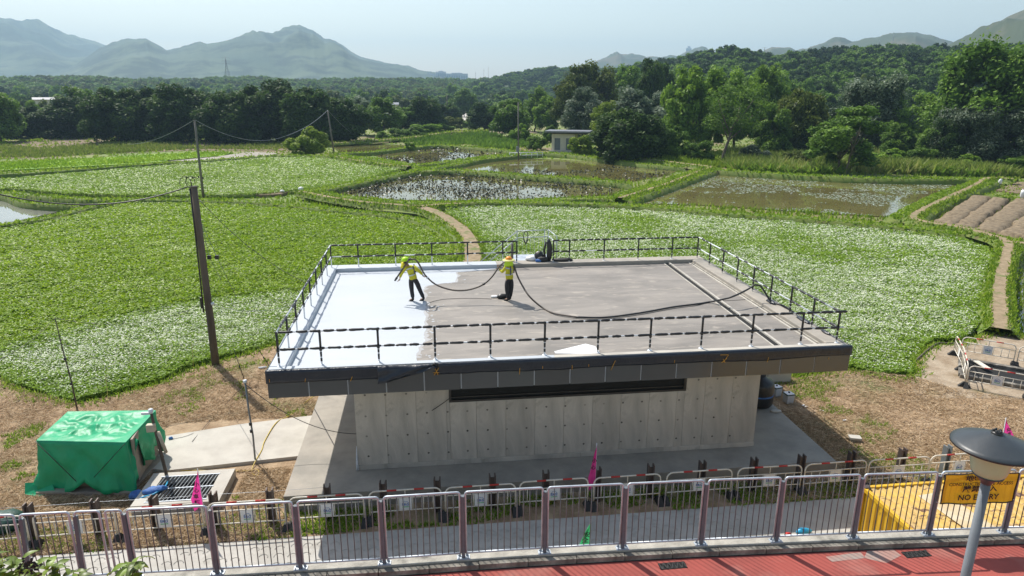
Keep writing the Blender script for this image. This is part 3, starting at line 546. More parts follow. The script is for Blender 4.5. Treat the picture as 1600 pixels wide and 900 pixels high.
# ------------------------------------------------------------------ trees
def crown_mesh(name, seed, nb=46, leaves=9000, ls=.021, rx=.5, low=.0, gap=.0, core=True, spiky=0., up=.5, flatten=.8):
    """a crown one unit high (z 0..1) made of leaf clumps of many small leaf faces, with gaps between clumps"""
    r = np.random.default_rng(seed); cs = []
    while len(cs) < nb:
        p = r.uniform(-1, 1, 3); d = np.linalg.norm(p*np.array([1, 1, 1 if p[2] > 0 or not core else .45]))
        if d > 1 or d < .35+gap*.3: continue
        wob = .78+.34*noise.noise((p[0]*1.6+seed, p[1]*1.6, p[2]*1.6))
        cs.append(p*wob)
    cs = np.array(cs); br = r.uniform(.15, .30, nb)*(1-gap*.35)
    per = leaves//nb; V = []; Nn = []; T = []
    for c, b in zip(cs, br):
        n = int(per*(b/.22)**2); d = r.normal(size=(n, 3)); d /= np.linalg.norm(d, axis=1)[:, None]
        bias = d@(c/(np.linalg.norm(c)+.01))+.5*d[:, 2]; keep = bias > -.6; d = d[keep]; rr = b*(r.uniform(.55, 1.08, len(d))**.5)*(1+spiky*r.uniform(0, 1, len(d))**3)
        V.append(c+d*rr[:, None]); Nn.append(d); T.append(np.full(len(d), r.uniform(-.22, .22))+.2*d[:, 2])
    V = np.concatenate(V); Nn = np.concatenate(Nn); T = np.concatenate(T); n = len(V)
    V = V*np.array([rx, rx, .5*(1 if True else 1)])+np.array([0, 0, .5]); V[:, 2] = np.clip(V[:, 2], low, 2)
    q = r.normal(size=(n, 3))*.75+Nn*.7+np.array([0, 0, up]); q /= np.linalg.norm(q, axis=1)[:, None]
    U = np.cross(q, r.normal(size=(n, 3))); U /= np.linalg.norm(U, axis=1)[:, None]; W_ = np.cross(q, U); s_ = ls*r.uniform(.6, 1.4, n)[:, None]
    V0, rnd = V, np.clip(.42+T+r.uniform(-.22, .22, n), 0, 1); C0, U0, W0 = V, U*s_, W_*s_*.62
    if core:                                                      # inner leaf mass that stops the light, larger faces painted dark as depth shade
        m = nb*26; i = r.integers(0, nb, m); d = r.normal(size=(m, 3)); d /= np.linalg.norm(d, axis=1)[:, None]
        c2 = (cs[i]*.9+d*(br[i]*.55)[:, None])*np.array([rx, rx, .5])+np.array([0, 0, .5]); q = r.normal(size=(m, 3)); q /= np.linalg.norm(q, axis=1)[:, None]
        u2 = np.cross(q, r.normal(size=(m, 3))); u2 /= np.linalg.norm(u2, axis=1)[:, None]; w2 = np.cross(q, u2)
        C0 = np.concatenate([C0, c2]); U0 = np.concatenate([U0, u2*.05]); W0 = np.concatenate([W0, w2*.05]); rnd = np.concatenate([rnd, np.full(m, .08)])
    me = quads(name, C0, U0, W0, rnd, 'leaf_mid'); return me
CR_ = {k: [crown_mesh('crown', sd, **kw) for sd in sds] for k, (sds, kw) in dict(
    dense=((11, 12, 13, 14), dict(nb=80, leaves=15000, ls=.020, rx=.5, flatten=.8)),
    loose=((21, 22, 23), dict(nb=52, leaves=11000, ls=.021, rx=.5, gap=.5, spiky=.4)),
    open=((31, 32), dict(nb=60, leaves=9000, ls=.017, rx=.5, gap=1.0, core=False, spiky=.7, up=.9)),
    big=((41, 42), dict(nb=90, leaves=24000, ls=.013, rx=.5, gap=.7, spiky=.5)),
    bush=((51, 52), dict(nb=34, leaves=7000, ls=.026, rx=.5)),
    far=((61, 62, 63), dict(nb=30, leaves=1700, ls=.045, rx=.5, core=True))).items()}
tree_n = [0]
def trunk_mesh(h, r0, lean, seed, spread, top, m):
    r_ = random.Random(seed); mb = MB(); p = Vector((0, 0, -.5)); pts = [p]
    for i in range(1, 6): pts.append(Vector((lean[0]*i/5+r_.uniform(-.12, .12)*r0*5, lean[1]*i/5+r_.uniform(-.1, .1)*r0*5, h*i/5)))
    mb.tube(smooth_line(pts, h/8), r0, 8, r2=r0*.6); tip = pts[-1]
    for k in range(7):
        a = k*2.4+r_.uniform(-.4, .4); s0 = pts[3+(k % 3)]; e = tip+Vector((math.cos(a)*spread*r_.uniform(.5, 1), math.sin(a)*spread*r_.uniform(.5, 1), top*r_.uniform(.35, .8)))
        mid = s0.lerp(e, .5)+Vector((0, 0, -.06*top)); mb.tube(smooth_line([s0, mid, e], spread/3+.3), r0*.5, 6, r2=r0*.12)
    return mb.mesh('trunk', m)
def tree(xc, by, ty, wpx, kd, leaf, label=None, trunkh=.25, bark='barkdark', group=None, z0=-.5, name='tree', dy=0, cat='tree', lean=(0, 0), r0=None):
    base = G(xc, by, z0); D = base.length; H = top_at(base, xc, ty)-z0; depth = base.dot(CF)+CAM_H*math.sin(PITCH)
    depth = (base-Vector((0, 0, CAM_H))).dot(CF); W_ = wpx*depth/FPX
    i = tree_n[0]; tree_n[0] += 1; rr = random.Random(i*7+3)
    t = thing(name, label, cat, base, rr.uniform(0, 6.28) if lean == (0, 0) else 0, group)
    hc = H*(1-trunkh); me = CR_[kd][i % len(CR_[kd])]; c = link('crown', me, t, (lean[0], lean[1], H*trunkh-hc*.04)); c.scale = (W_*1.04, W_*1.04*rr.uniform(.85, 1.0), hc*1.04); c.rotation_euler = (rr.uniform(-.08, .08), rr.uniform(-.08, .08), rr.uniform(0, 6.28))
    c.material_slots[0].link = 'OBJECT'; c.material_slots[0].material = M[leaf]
    if kd != 'far' and cat == 'tree':
        link('trunk', trunk_mesh(max(.6, H*trunkh+hc*.15), r0 or max(.12, H*.02), lean, i, W_*.3, hc*.6, bark), t)
    return t
# (x centre, ground y, top y, width px, crown, leaf, label, trunk share)
T_ = [
 (2, 219, 137, 78, 'dense', 'leaf_mid', 'dark tree with a bare leaning trunk at the left edge of the photo', .22),
 (52, 212, 160, 66, 'dense', 'leaf_dark', 'low round dark tree beside the leftmost tree', .12),
 (112, 212, 152, 78, 'dense', 'leaf_dark', 'broad low dark tree left of the long dark grove', .12),
 (138, 207, 136, 70, 'loose', 'leaf_mid', 'taller green tree just behind the left end of the dark grove', .2),
 (186, 219, 129, 82, 'dense', 'leaf_dark', 'leftmost big tree of the long dark grove', .12),
 (232, 216, 128, 80, 'dense', 'leaf_dark', 'second big tree from the left in the dark grove', .12),
 (276, 219, 134, 76, 'dense', 'leaf_dark', 'tree of the dark grove just left of the far wooden pole', .12),
 (322, 217, 128, 86, 'dense', 'leaf_dark', 'tree of the dark grove directly behind the far wooden pole', .12),
 (362, 221, 138, 70, 'dense', 'leaf_dark', 'lower front tree near the middle of the dark grove', .1),
 (398, 219, 125, 84, 'dense', 'leaf_dark', 'tallest tree near the middle of the dark grove', .1),
 (446, 217, 128, 88, 'dense', 'leaf_dark', 'dark grove tree above the round pondside bush', .1),
 (492, 221, 127, 84, 'dense', 'leaf_dark', 'dark grove tree behind the thin leaning pole', .1),
 (532, 221, 146, 72, 'dense', 'leaf_dark', 'rightmost dark tree where the grove slopes down', .1),
 (570, 210, 150, 54, 'loose', 'leaf_silver', 'grey green tree at the right end of the dark grove', .2),
 (598, 212, 153, 60, 'loose', 'leaf_mid', 'bright topped tree left of the banana plants', .2),
 (632, 206, 166, 50, 'loose', 'leaf_mid', 'small tree just above the clipped round hedge', .15),
 (664, 203, 147, 74, 'dense', 'leaf_dark', 'round dark tree left of the pale lane in the middle distance', .15),
 (704, 190, 160, 40, 'dense', 'leaf_dark', 'low dark tree beside the pale lane', .1),
 (725, 180, 139, 42, 'dense', 'leaf_mid', 'small round tree right above the pale lane', .2),
 (757, 200, 155, 62, 'dense', 'leaf_dark', 'dark spreading tree right of the pale lane', .1),
 (800, 213, 150, 66, 'dense', 'leaf_mid', 'round green tree with a short trunk standing by the allotments', .2),
 (784, 172, 138, 50, 'dense', 'leaf_dark', 'dark tree behind the round allotment tree', .15),
 (836, 205, 134, 50, 'loose', 'leaf_mid', 'mid green tree between the allotment tree and the hut', .2),
 (858, 208, 152, 52, 'loose', 'leaf_light', 'light green tree directly behind the left end of the hut', .2),
 (888, 212, 96, 62, 'loose', 'leaf_olive', 'tall olive tree towering behind the hut roof', .3),
 (930, 210, 94, 76, 'loose', 'leaf_olive', 'broad olive tree right of the tall one behind the hut', .3),
 (972, 205, 104, 64, 'loose', 'leaf_mid', 'green tree between the olive trees and the tall dark tree', .3),
 (1014, 215, 80, 54, 'dense', 'leaf_dark', 'tall dark narrow tree rising above all the middle woods', .35),
 (1034, 210, 90, 34, 'dense', 'leaf_dark', 'slim dark tree leaning on the tall dark tree', .35),
 (910, 222, 138, 66, 'loose', 'leaf_silver', 'silvery leaved tree behind the hut roof', .2),
 (985, 228, 136, 92, 'loose', 'leaf_silver', 'large silver leaved tree above the dark round tree', .2),
 (1022, 226, 143, 64, 'loose', 'leaf_silver', 'right hand silver leaved tree beside the bright thicket', .2),
 (945, 232, 160, 56, 'loose', 'leaf_yellow', 'yellow green tree right of the hut', .15),
 (978, 250, 160, 112, 'dense', 'leaf_dark', 'big round dark tree casting shade on the brown pond', .08),
 (1040, 248, 186, 60, 'loose', 'leaf_mid', 'low leafy tree right of the big round dark tree', .1),
 (1072, 240, 105, 76, 'loose', 'leaf_light', 'bright green bamboo like tree left of the bare trunked tree', .25),
 (1108, 236, 104, 72, 'loose', 'leaf_light', 'bright feathery tree above the bare trunked tree', .25),
 (1146, 234, 106, 74, 'loose', 'leaf_light', 'light green tree behind the bare trunked tree', .25),
 (1186, 230, 104, 66, 'loose', 'leaf_light', 'right hand light green tree of the feathery group', .25),
 (1128, 252, 118, 112, 'open', 'leaf_mid', 'tall open tree with a pale forked bare trunk by the pond path', .3),
 (1204, 245, 160, 66, 'loose', 'leaf_mid', 'dense green tree right of the bare trunked tree', .12),
 (1246, 240, 127, 82, 'dense', 'leaf_olive', 'dark olive domed tree left of the silvery tree', .15),
 (1222, 205, 106, 60, 'loose', 'leaf_light', 'bright crowned tree far behind the olive domed tree', .3),
 (1262, 244, 190, 60, 'loose', 'leaf_dark', 'dark low tree between the pond reeds and the olive dome', .1),
 (1350, 238, 103, 112, 'big', 'leaf_silver', 'large dark silvery tree behind the two trunked tree', .12),
 (1310, 269, 164, 124, 'loose', 'leaf_mid', 'light green tree with two slim trunks on the pond bank', .17),
 (1395, 240, 140, 74, 'loose', 'leaf_mid', 'green tree right of the large silvery tree', .15),
 (1434, 236, 148, 70, 'loose', 'leaf_light', 'yellowish tree left of the giant tree on the right', .15),
 (1402, 248, 190, 60, 'loose', 'leaf_mid', 'low dark green tree above the reeds at the right pond', .1),
 (1450, 255, 200, 56, 'loose', 'leaf_mid', 'small round tree at the corner of the right pond', .15),
 (1536, 256, 44, 178, 'big', 'leaf_mid', 'giant spreading tree filling the upper right of the photo', .2),
 (1640, 262, 46, 170, 'big', 'leaf_mid', 'giant tree cut off by the right edge of the photo', .2),
 (1510, 262, 152, 96, 'big', 'leaf_silver', 'silver leaved tree in front of the giant tree', .1),
 (1585, 264, 160, 104, 'big', 'leaf_silver', 'silver leaved tree at the right edge under the giant tree', .1),
 (1474, 262, 186, 58, 'loose', 'leaf_dark', 'dark shrubby tree left of the silver leaved one', .1),
 (1370, 215, 120, 70, 'loose', 'leaf_yellow', 'yellow green tree behind the large silvery tree', .2),
 (1700, 262, 90, 120, 'big', 'leaf_mid', None, .2), (-70, 215, 140, 90, 'dense', 'leaf_dark', None, .15),
]
for (x, by, ty, wp, kd, lf, lb, th) in T_:
    if lb and 'bare trunked' not in lb and 'forked bare' in lb:
        tree(x, by, ty, wp, kd, lf, lb, th, 'bark', lean=(1.6, .0), r0=.34)
    elif lb and 'two slim trunks' in lb:
        t = tree(x, by, ty, wp, kd, lf, lb, th, 'bark', r0=.26)
        link('trunk', trunk_mesh(4.6, .2, (1.2, .3), 77, 3, 4, 'bark'), t, (1.9, .6, 0)); link('trunk', trunk_mesh(4.2, .16, (-1.4, .3), 78, 3, 3, 'bark'), t, (-2.4, .2, 0))
    elif lb: tree(x, by+(3 if kd == 'dense' else 1), ty, wp*(1.32 if kd == 'dense' and lf == 'leaf_dark' and x < 560 else 1.12), kd, lf, lb, .02 if (kd == 'dense' and th < .16) else th*.6)
    else: tree(x, by, ty, wp, kd, lf, 'tree beyond the edge of the photo', th, group='trees beyond the photo edge')
# bushes and hedges
for (x, by, ty, wp, lf, lb) in [
 (480, 244, 191, 68, 'leaf_yellow', 'big round yellow green bush by the far field corner'), (910, 245, 205, 44, 'leaf_yellow', 'yellow green bush against the right end of the hut'),
 (601, 219, 203, 28, 'leaf_light', 'small clipped round bush at the left end of the hedge'), (622, 218, 198, 40, 'leaf_mid', 'second clipped bush of the hedge from the left'),
 (643, 216, 194, 46, 'leaf_mid', 'dark clipped bush in the middle of the hedge'), (668, 211, 190, 54, 'leaf_light', 'long light green bush of the hedge'), (690, 207, 189, 44, 'leaf_light', 'light green bush right of the long hedge bush'),
 (708, 203, 179, 36, 'leaf_olive', 'brownish feathery shrub above the right end of the hedge'), (735, 199, 183, 40, 'leaf_mid', 'low green bush right of the brownish shrub'), (640, 236, 219, 18, 'leaf_light', 'small lone bush on the bank of the far lotus pond'),
 (812, 222, 188, 32, 'leaf_light', 'light green bush under the round allotment tree'), (838, 234, 210, 34, 'leaf_mid', 'bush left of the hut by the fence'), (860, 222, 190, 30, 'leaf_mid', 'bush behind the left wall of the hut'), (1010, 249, 214, 54, 'leaf_dark', 'dark low bush at the foot of the big dark tree'),
 (1062, 250, 205, 50, 'leaf_light', 'pale leafy bush beside the pond path'), (1095, 252, 214, 44, 'leaf_mid', 'bush left of the bare forked trunk'), (1180, 252, 222, 48, 'leaf_silver', 'grey green bush among the reeds'), (96, 213, 198, 22, 'leaf_yellow', 'small pale bush left of the dark grove'),
 (22, 215, 196, 40, 'leaf_mid', 'bush beside the leftmost tree trunk'), (1440, 264, 226, 50, 'leaf_mid', 'bush at the far corner of the lily pond'), (1500, 268, 236, 60, 'leaf_light', 'bright bush in the reeds below the silver leaved tree'), (1575, 270, 238, 66, 'leaf_mid', 'low bush at the right edge above the dirt path'),
 (1385, 262, 226, 60, 'leaf_light', 'light bush right of the two trunked tree'), (1240, 262, 232, 50, 'leaf_olive', 'olive bush in the reeds left of the two trunked tree')]:
    tree(x, by, ty, wp, 'bush', lf, lb, .0, name='bush', cat='bush')
# banana plants
# woodland belt between the groves and the wooded slopes, one tree each
rr = random.Random(99); k = 0
rowg = ['far left', 'above the dark grove', 'below the blue hills', 'last row', 'behind the reeds', 'under the wooded slope', 'foot of the slope', 'around the lane']
rowl = ['distant tree in the near row at the far left, behind the dark grove end', 'distant tree in the wide row standing above the dark grove', 'distant tree in the belt between the grove and the blue hills', 'distant small tree in the hazy last row below the left hills', 'distant tree behind the reed bed and the two trunked tree', 'distant tree on the right, under the wooded slope', 'distant tree at the foot of the right hand wooded slope', 'distant tree around the pale lane in the middle']
for row, (by0, n, x0, x1, tys) in enumerate([(200, 14, -60, 240, (150, 162)), (182, 22, -80, 640, (138, 150)), (170, 28, -80, 820, (129, 141)), (162, 26, -60, 860, (124, 133)), (198, 10, 1050, 1420, (118, 134)), (182, 16, 1000, 1660, (104, 122)), (172, 16, 880, 1500, (100, 120)), (176, 8, 560, 860, (138, 150))]):
    for i in range(n):
        x = x0+(x1-x0)*(i+rr.uniform(.1, .9))/n; by = by0+rr.uniform(-3, 3); ty = rr.uniform(*tys); lf = rr.choice(['leaf_dark', 'leaf_mid', 'leaf_mid', 'leaf_light', 'leaf_olive', 'leaf_dark'])
        tree(x, by, ty, rr.uniform(34, 52) if by > 175 else rr.uniform(24, 40), 'far' if by < 190 else 'loose', lf, rowl[row], .12, group='distant trees, '+rowg[row])
# wooded slopes: one mass of trees
def woods(name, rows, n, m, seed, label, smin=5., smax=10., jmax=29):
    r_ = np.random.default_rng(seed); pts = []; sc = []
    A = np.array(rows)
    for _ in range(n):
        j = r_.uniform(0, jmax); i = r_.uniform(0, A.shape[1]-2); a = A[int(j), int(i)]; b = A[int(j)+1, int(i)+1]; p = a+(b-a)*r_.uniform(0, 1); pts.append(tuple(p-np.array([0, 0, 1.])))
    me = bpy.data.meshes.new(name); me.from_pydata(pts, [], []); a = me.attributes.new('s', 'FLOAT', 'POINT'); a.data.foreach_set('value', r_.uniform(smin, smax, n).astype(np.float32))
    o = kind(link(name, me), 'stuff'); o['label'] = label
    crs = []
    for q, me_ in enumerate(CR_['far'][:2]):
        c = bpy.data.objects.new('woodland_crown', me_.copy()); c.data.materials[0] = M[m[q]]; crs.append(c)
    ng = bpy.data.node_groups.new(name, 'GeometryNodeTree'); ng.interface.new_socket('Geometry', in_out='INPUT', socket_type='NodeSocketGeometry'); ng.interface.new_socket('Geometry', in_out='OUTPUT', socket_type='NodeSocketGeometry')
    N = ng.nodes; Lk = ng.links; gi = N.new('NodeGroupInput'); go = N.new('NodeGroupOutput'); ip = N.new('GeometryNodeInstanceOnPoints'); gg = N.new('GeometryNodeGeometryToInstance')
    for c in crs:
        oi = N.new('GeometryNodeObjectInfo'); oi.inputs[0].default_value = c; Lk.new(oi.outputs['Geometry'], gg.inputs[0])
    mp = N.new('GeometryNodeMeshToPoints'); Lk.new(gi.outputs[0], mp.inputs[0]); Lk.new(mp.outputs[0], ip.inputs['Points']); Lk.new(gg.outputs[0], ip.inputs['Instance']); ip.inputs['Pick Instance'].default_value = True
    na = N.new('GeometryNodeInputNamedAttribute'); na.data_type = 'FLOAT'; na.inputs[0].default_value = 's'
    cx = N.new('ShaderNodeCombineXYZ'); mu = N.new('ShaderNodeMath'); mu.operation = 'MULTIPLY'; mu.inputs[1].default_value = 1.25
    Lk.new(na.outputs[0], mu.inputs[0]); Lk.new(mu.outputs[0], cx.inputs[0]); Lk.new(mu.outputs[0], cx.inputs[1]); Lk.new(na.outputs[0], cx.inputs[2]); Lk.new(cx.outputs[0], ip.inputs['Scale'])
    rv = N.new('FunctionNodeRandomValue'); rv.data_type = 'FLOAT_VECTOR'; rv.inputs[0].default_value = (0, 0, 0); rv.inputs[1].default_value = (.1, .1, 6.28); Lk.new(rv.outputs[0], ip.inputs['Rotation'])
    Lk.new(ip.outputs[0], go.inputs[0]); md = o.modifiers.new('woods', 'NODES'); md.node_group = ng
woods('woodland', rh, 2600, ('leaf_dark', 'leaf_mid'), 1, 'wooded slope behind the trees on the right', 3.5, 11)
woods('woodland', rl, 1300, ('leaf_dark', 'leaf_mid'), 2, 'low wooded ridge beyond the hut', 6, 11)
woods('woodland', rm, 3600, ('leaf_olive', 'leaf_mid'), 3, 'distant belt of woods under the blue hills', 8, 16)
# ------------------------------------------------------------------ far buildings, masts
def far_block(name, label, px0, px1, py_top, dist, depth, floors, bays, cat='building', base=0., taper=1.):
    d0, d1 = ray(px0, 120), ray(px1, 120); h0 = math.hypot(d0.x, d0.y); a = Vector((d0.x/h0*dist, d0.y/h0*dist, base)); h1 = math.hypot(d1.x, d1.y); b = Vector((d1.x/h1*dist, d1.y/h1*dist, base))
    d = ray((px0+px1)/2, py_top); H = CAM_H+d.z/math.hypot(d.x, d.y)*dist-base; W_ = (b-a).length; c = (a+b)/2; t = thing(name, label, cat, c, math.atan2(b.y-a.y, b.x-a.x))
    obj('wall', bb(-W_/2, W_/2, 0, depth, 0, H), 'bldg', t); mb = MB()
    mb.box((0, depth/2, H+H*.02), (W_*.5, depth*.5, H*.04)); obj('roof', mb, 'bldg', t)
    fh = H/floors
    wm = bb(-W_/bays*.36, W_/bays*.36, -.5, -.1, -fh*.25, fh*.25).mesh('window', 'bldgglass')
    for f in range(floors):
        for i in range(bays): link('window', wm, t, (-W_/2+(i+.5)*W_/bays, 0, (f+.5)*fh))
    return t
far_block('tower_block', 'pale blue skyscraper far away on the skyline above the hills', 1069, 1077.5, 75, 4700, 40, 10, 3)
far_block('office_block', 'long low grey building at the right foot of the blue hill', 658, 684, 116, 2500, 60, 3, 8)
far_block('office_block', 'taller grey block in the middle of the distant buildings', 681, 697, 112, 2550, 60, 4, 5)
far_block('office_block', 'distant flat block right of the taller grey one', 697, 731, 115, 2500, 60, 3, 9)
# low shed roofs among the trees
for px0, px1, py, dist, lb in [(48, 86, 145.5, 330, 'long white shed roof among the trees on the far left'), (596, 623, 154, 300, 'white shed roof in the gap above the banana plants'), (1426, 1450, 111, 520, 'pale roofs of a hamlet on the wooded slope'), (1190, 1204, 118, 430, 'small white house roof in the woods behind the feathery trees')]:
    d0, d1 = ray(px0, py), ray(px1, py); A_ = Vector((d0.x, d0.y, 0)).normalized()*dist; B_ = Vector((d1.x, d1.y, 0)).normalized()*dist; z = CAM_H+d0.z/math.hypot(d0.x, d0.y)*dist
    W_ = (B_-A_).length; t = thing('shed', lb, 'shed', ((A_+B_)/2).to_tuple()[:2]+(z-6,), math.atan2(B_.y-A_.y, B_.x-A_.x)); obj('wall', bb(-W_/2+.3, W_/2-.3, .3, 7.7, -6, 3.6), 'hutwall', t)
    mb = MB(); mb.add([(-W_/2, 0, 3.6), (W_/2, 0, 3.6), (W_/2, 4, 4.4), (-W_/2, 4, 4.4), (-W_/2, 8, 3.6), (W_/2, 8, 3.6), (-W_/2, 0, 3.45), (W_/2, 0, 3.45), (W_/2, 8, 3.45), (-W_/2, 8, 3.45)], [(0, 1, 2, 3), (3, 2, 5, 4), (0, 6, 7, 1), (4, 5, 8, 9), (0, 3, 4, 9, 6), (1, 7, 8, 5, 2)]); obj('roof', mb, 'hutroof', t)
def pylon(px, py_top, py_base, dist, label, arms=3):
    d = ray(px, py_top); h = math.hypot(d.x, d.y); z1 = CAM_H+d.z/h*dist; d2 = ray(px, py_base); z0 = CAM_H+d2.z/math.hypot(d2.x, d2.y)*dist; H = z1-z0
    t = thing('pylon', label, 'pylon', (d.x/h*dist, d.y/h*dist, z0)); w0 = H*.11
    k = H*.004+.05
    leg = MB()
    for sx, sy in ((1, 1), (1, -1), (-1, 1), (-1, -1)): obj('leg', MB().tube([(sx*w0, sy*w0, 0), (sx*w0*.25, sy*w0*.25, H*.6), (0, 0, H)], k, 4), 'steelgrey', t)
    mb = MB()
    for i in range(7):
        z = H*i/8; ww = w0*(1-.75*min(1, i/8/.6)); z2 = H*(i+1)/8; w2 = w0*(1-.75*min(1, (i+1)/8/.6))
        for a, b in (((-ww, -ww), (w2, -w2)), ((ww, -ww), (-w2, -w2)), ((-ww, ww), (w2, w2)), ((ww, -ww), (w2, w2))): mb.tube([(a[0], a[1], z), (b[0], b[1], z2)], k*.6, 3)
    obj('bracing', mb, 'steelgrey', t)
    for i in range(arms): obj('cross_arm', MB().tube([(-H*.2, 0, H*(.66+i*.13)), (0, 0, H*(.69+i*.13)), (H*.2, 0, H*(.66+i*.13))], k*.8, 4), 'steelgrey', t)
pylon(352, 88, 122, 900, 'lattice pylon standing before the blue hill on the left'); pylon(1195, 73, 98, 1200, 'small pylon on the skyline right of the tall dark tree')
pylon(1294, 69, 84, 1500, 'tiny pylon at the left end of the brown hill'); pylon(1375, 62, 80, 1300, 'pylon standing near the middle of the brown hill'); pylon(1397, 53, 76, 1500, 'pylon just left of the brown summit')
for px, y0, y1, lb in [(743, 112, 124, 'leftmost thin mast right of the distant buildings'), (756, 107, 123, 'middle thin mast right of the distant buildings'), (763, 104, 122, 'tallest thin mast right of the distant buildings')]:
    d = ray(px, y0); h = math.hypot(d.x, d.y); D = 1400; z1 = CAM_H+d.z/h*D; t = tag(obj('mast', MB().tube([(0, 0, -8), (0, 0, z1)], .45, 5, r2=.2).box((0, 0, z1*.93), (2.4, .3, .3)), 'steelgrey', None, (d.x/h*D, d.y/h*D, 0)), lb, 'mast')
hz = bb(-8000, 8000, -300, 8000, -1.6, 560); m_ = bpy.data.materials.new('haze'); m_.use_nodes = True; m_.node_tree.nodes.clear()
hv = m_.node_tree.nodes.new('ShaderNodeVolumePrincipled'); ho = m_.node_tree.nodes.new('ShaderNodeOutputMaterial'); m_.node_tree.links.new(hv.outputs[0], ho.inputs[1])
hv.inputs['Color'].default_value = (.52, .78, 1, 1); hv.inputs['Density'].default_value = .00021; hv.inputs['Anisotropy'].default_value = .2
M['haze'] = m_; kind(obj('haze', hz, 'haze'), 'stuff')
# ------------------------------------------------------------------ near setting: platform, paths, road, cycle track
SX0, SX1, SY0, SY1 = -4.51, 12.97, 18.40, 31.6
mb = bb(SX0, SX1, SY0, SY1, -.3, .50); kind(obj('platform', mb, 'slabconc', None, bevel=.015), 'structure')
def conc_poly(name, poly, z0, z1, m): mb = MB(); mb.prism(poly, z0, z1); return kind(obj(name, mb, m, bevel=.012), 'structure')
conc_poly('concrete_path', [(SX0-.002, 24.55), (SX0-.002, 21.48), (-6.6, 21.25), (-8.75, 21.02), (-9.6, 21.3), (-9.75, 23.42), (-7.2, 24.1)], -.3, .115, 'conc')
# lower road of rough imprinted concrete
kind(obj('road', bb(-60, 60, 11.45, 17.05, -.3, .03), 'roadconc'), 'structure')
mb = MB(); rr = random.Random(3)
for row, Y in enumerate((16.62, 16.25, 15.88, 15.5)):
    X = -14.0
    while X < 9:
        if rr.random() < .86:
            r = .12; n = 7; c = Vector((X+rr.uniform(-.03, .03), Y+rr.uniform(-.03, .03), .034)); a0 = rr.uniform(-.3, .3)
            mb.tube([c+Vector((math.cos(a0+math.pi*k/n)*r, math.sin(a0+math.pi*k/n)*r, 0)) for k in range(n+1)], .012, 4)
        X += .36
o = kind(obj('road_imprints', mb, 'roadconc'), 'stuff'); o['label'] = 'rows of curved ridges pressed into the concrete road'
# upper cycle track on its retaining wall; fence line measured at its post feet
FP = [(-10.6, 11.4), (-9.05, 11.27), (-7.16, 11.12), (-6.27, 11.1), (-5.40, 11.06), (-3.98, 11.01), (-2.51, 10.97), (-1.0, 10.93), (.46, 10.92), (1.99, 10.89), (3.49, 10.84), (5.03, 10.78), (6.52, 10.70), (8.08, 10.62), (9.62, 10.53), (11.18, 10.43), (12.74, 10.31), (14.3, 10.18)]
ZT = 3.5; line = [Vector((-60, 13., 0)), Vector((-16, 11.75, 0))]+[Vector((x, y, 0)) for x, y in FP]+[Vector((20, 9.7, 0)), Vector((60, 6.2, 0))]
def offs(d): return [(p.x, p.y-d) for p in line]
def strip(name, d0, d1, z0, z1, m): mb = MB(); a, b = offs(d0), offs(d1); mb.prism(a+b[::-1], z0, z1); return kind(obj(name, mb, m), 'structure')
strip('retaining_wall', -.16, .02, -.5, ZT+.05, 'kerbdirty')
strip('kerb_ledge', -.15, .07, ZT-.4, ZT+.13, 'kerb')
# kerb of separate stones in front of the ledge
L = smooth_line([p-Vector((0, .07, 0)) for p in line], .5)
acc = []; d = 0; pos = []
for a, b in zip(L[:-1], L[1:]):
    s_ = (b-a).length
    while d < s_: pos.append((a.lerp(b, d/s_), math.atan2((b-a).y, (b-a).x))); d += .92
    d -= s_
kr = kind(link('kerb', None), 'structure')
kme = bb(-.452, .452, -.13, -.002, -.3, 0).mesh('kerb_stone', 'kerbdirty')
for p, a in pos:
    if -13 < p.x < 16:
        o = link('kerb_stone', kme, kr, (p.x, p.y, ZT+.105+R.uniform(-.004, .004)), a)
        if R.random() < .0: pass
strip('gutter', .20, .225, ZT-.3, ZT+.002, 'void')
strip('cycle_track', .225, 16, ZT-.3, ZT, 'track')
for pts in ([(1355, 861), (1395, 858), (1408, 868), (1385, 880), (1350, 872)], [(1290, 870), (1345, 863), (1352, 872), (1300, 878)]):
    kind(obj('worn_track_patch', MB().prism([tuple(G(x, y, ZT))[:2] for x, y in pts], ZT-.1, ZT+.003), 'trackworn'), 'structure')
for (x, y), lb in (((1051, 884), 'small drain grate in the red track left of the lamp post'), ((1432, 866), 'small drain grate in the red track beside the grey worn patch')):
    p = G(x, y, ZT); t = thing('drain_grate', lb, 'drain', (p.x, p.y, ZT), 0, 'drain grates in the cycle track'); obj('frame', bb(-.26, .26, -.09, .09, -.02, .006), 'void', t)
    sm = MB().box((0, 0, .010), (.022, .17, .010)).mesh('slat', 'rubber')
    for k in range(11): link('slat', sm, t, (-.235+k*.047, 0, 0), -.35 if k % 2 else .1)

# ------------------------------------------------------------------ pump house
RX0, RX1, RY0, RY1 = -4.65, 12.93, 18.42, 30.75; ZK, ZD, ZB = 4.50, 4.34, 3.68
B = thing('pump_house', 'low bare concrete building with a wide flat roof half painted white and dark fascia panels', 'building', ((RX0+RX1)/2, 25, .5))
def P(name, mb, m, bevel=0): return obj(name, mb, m, B, (-(RX0+RX1)/2, -25, -.5), bevel=bevel)
BO = Vector((-(RX0+RX1)/2, -25, -.5))
WX0, WX1, WY = -2.44, 10.72, 19.66
P('wall', bb(WX0+.05, WX1-.05, WY+.10, 27.4, .5, ZB+.2), 'wallconc')
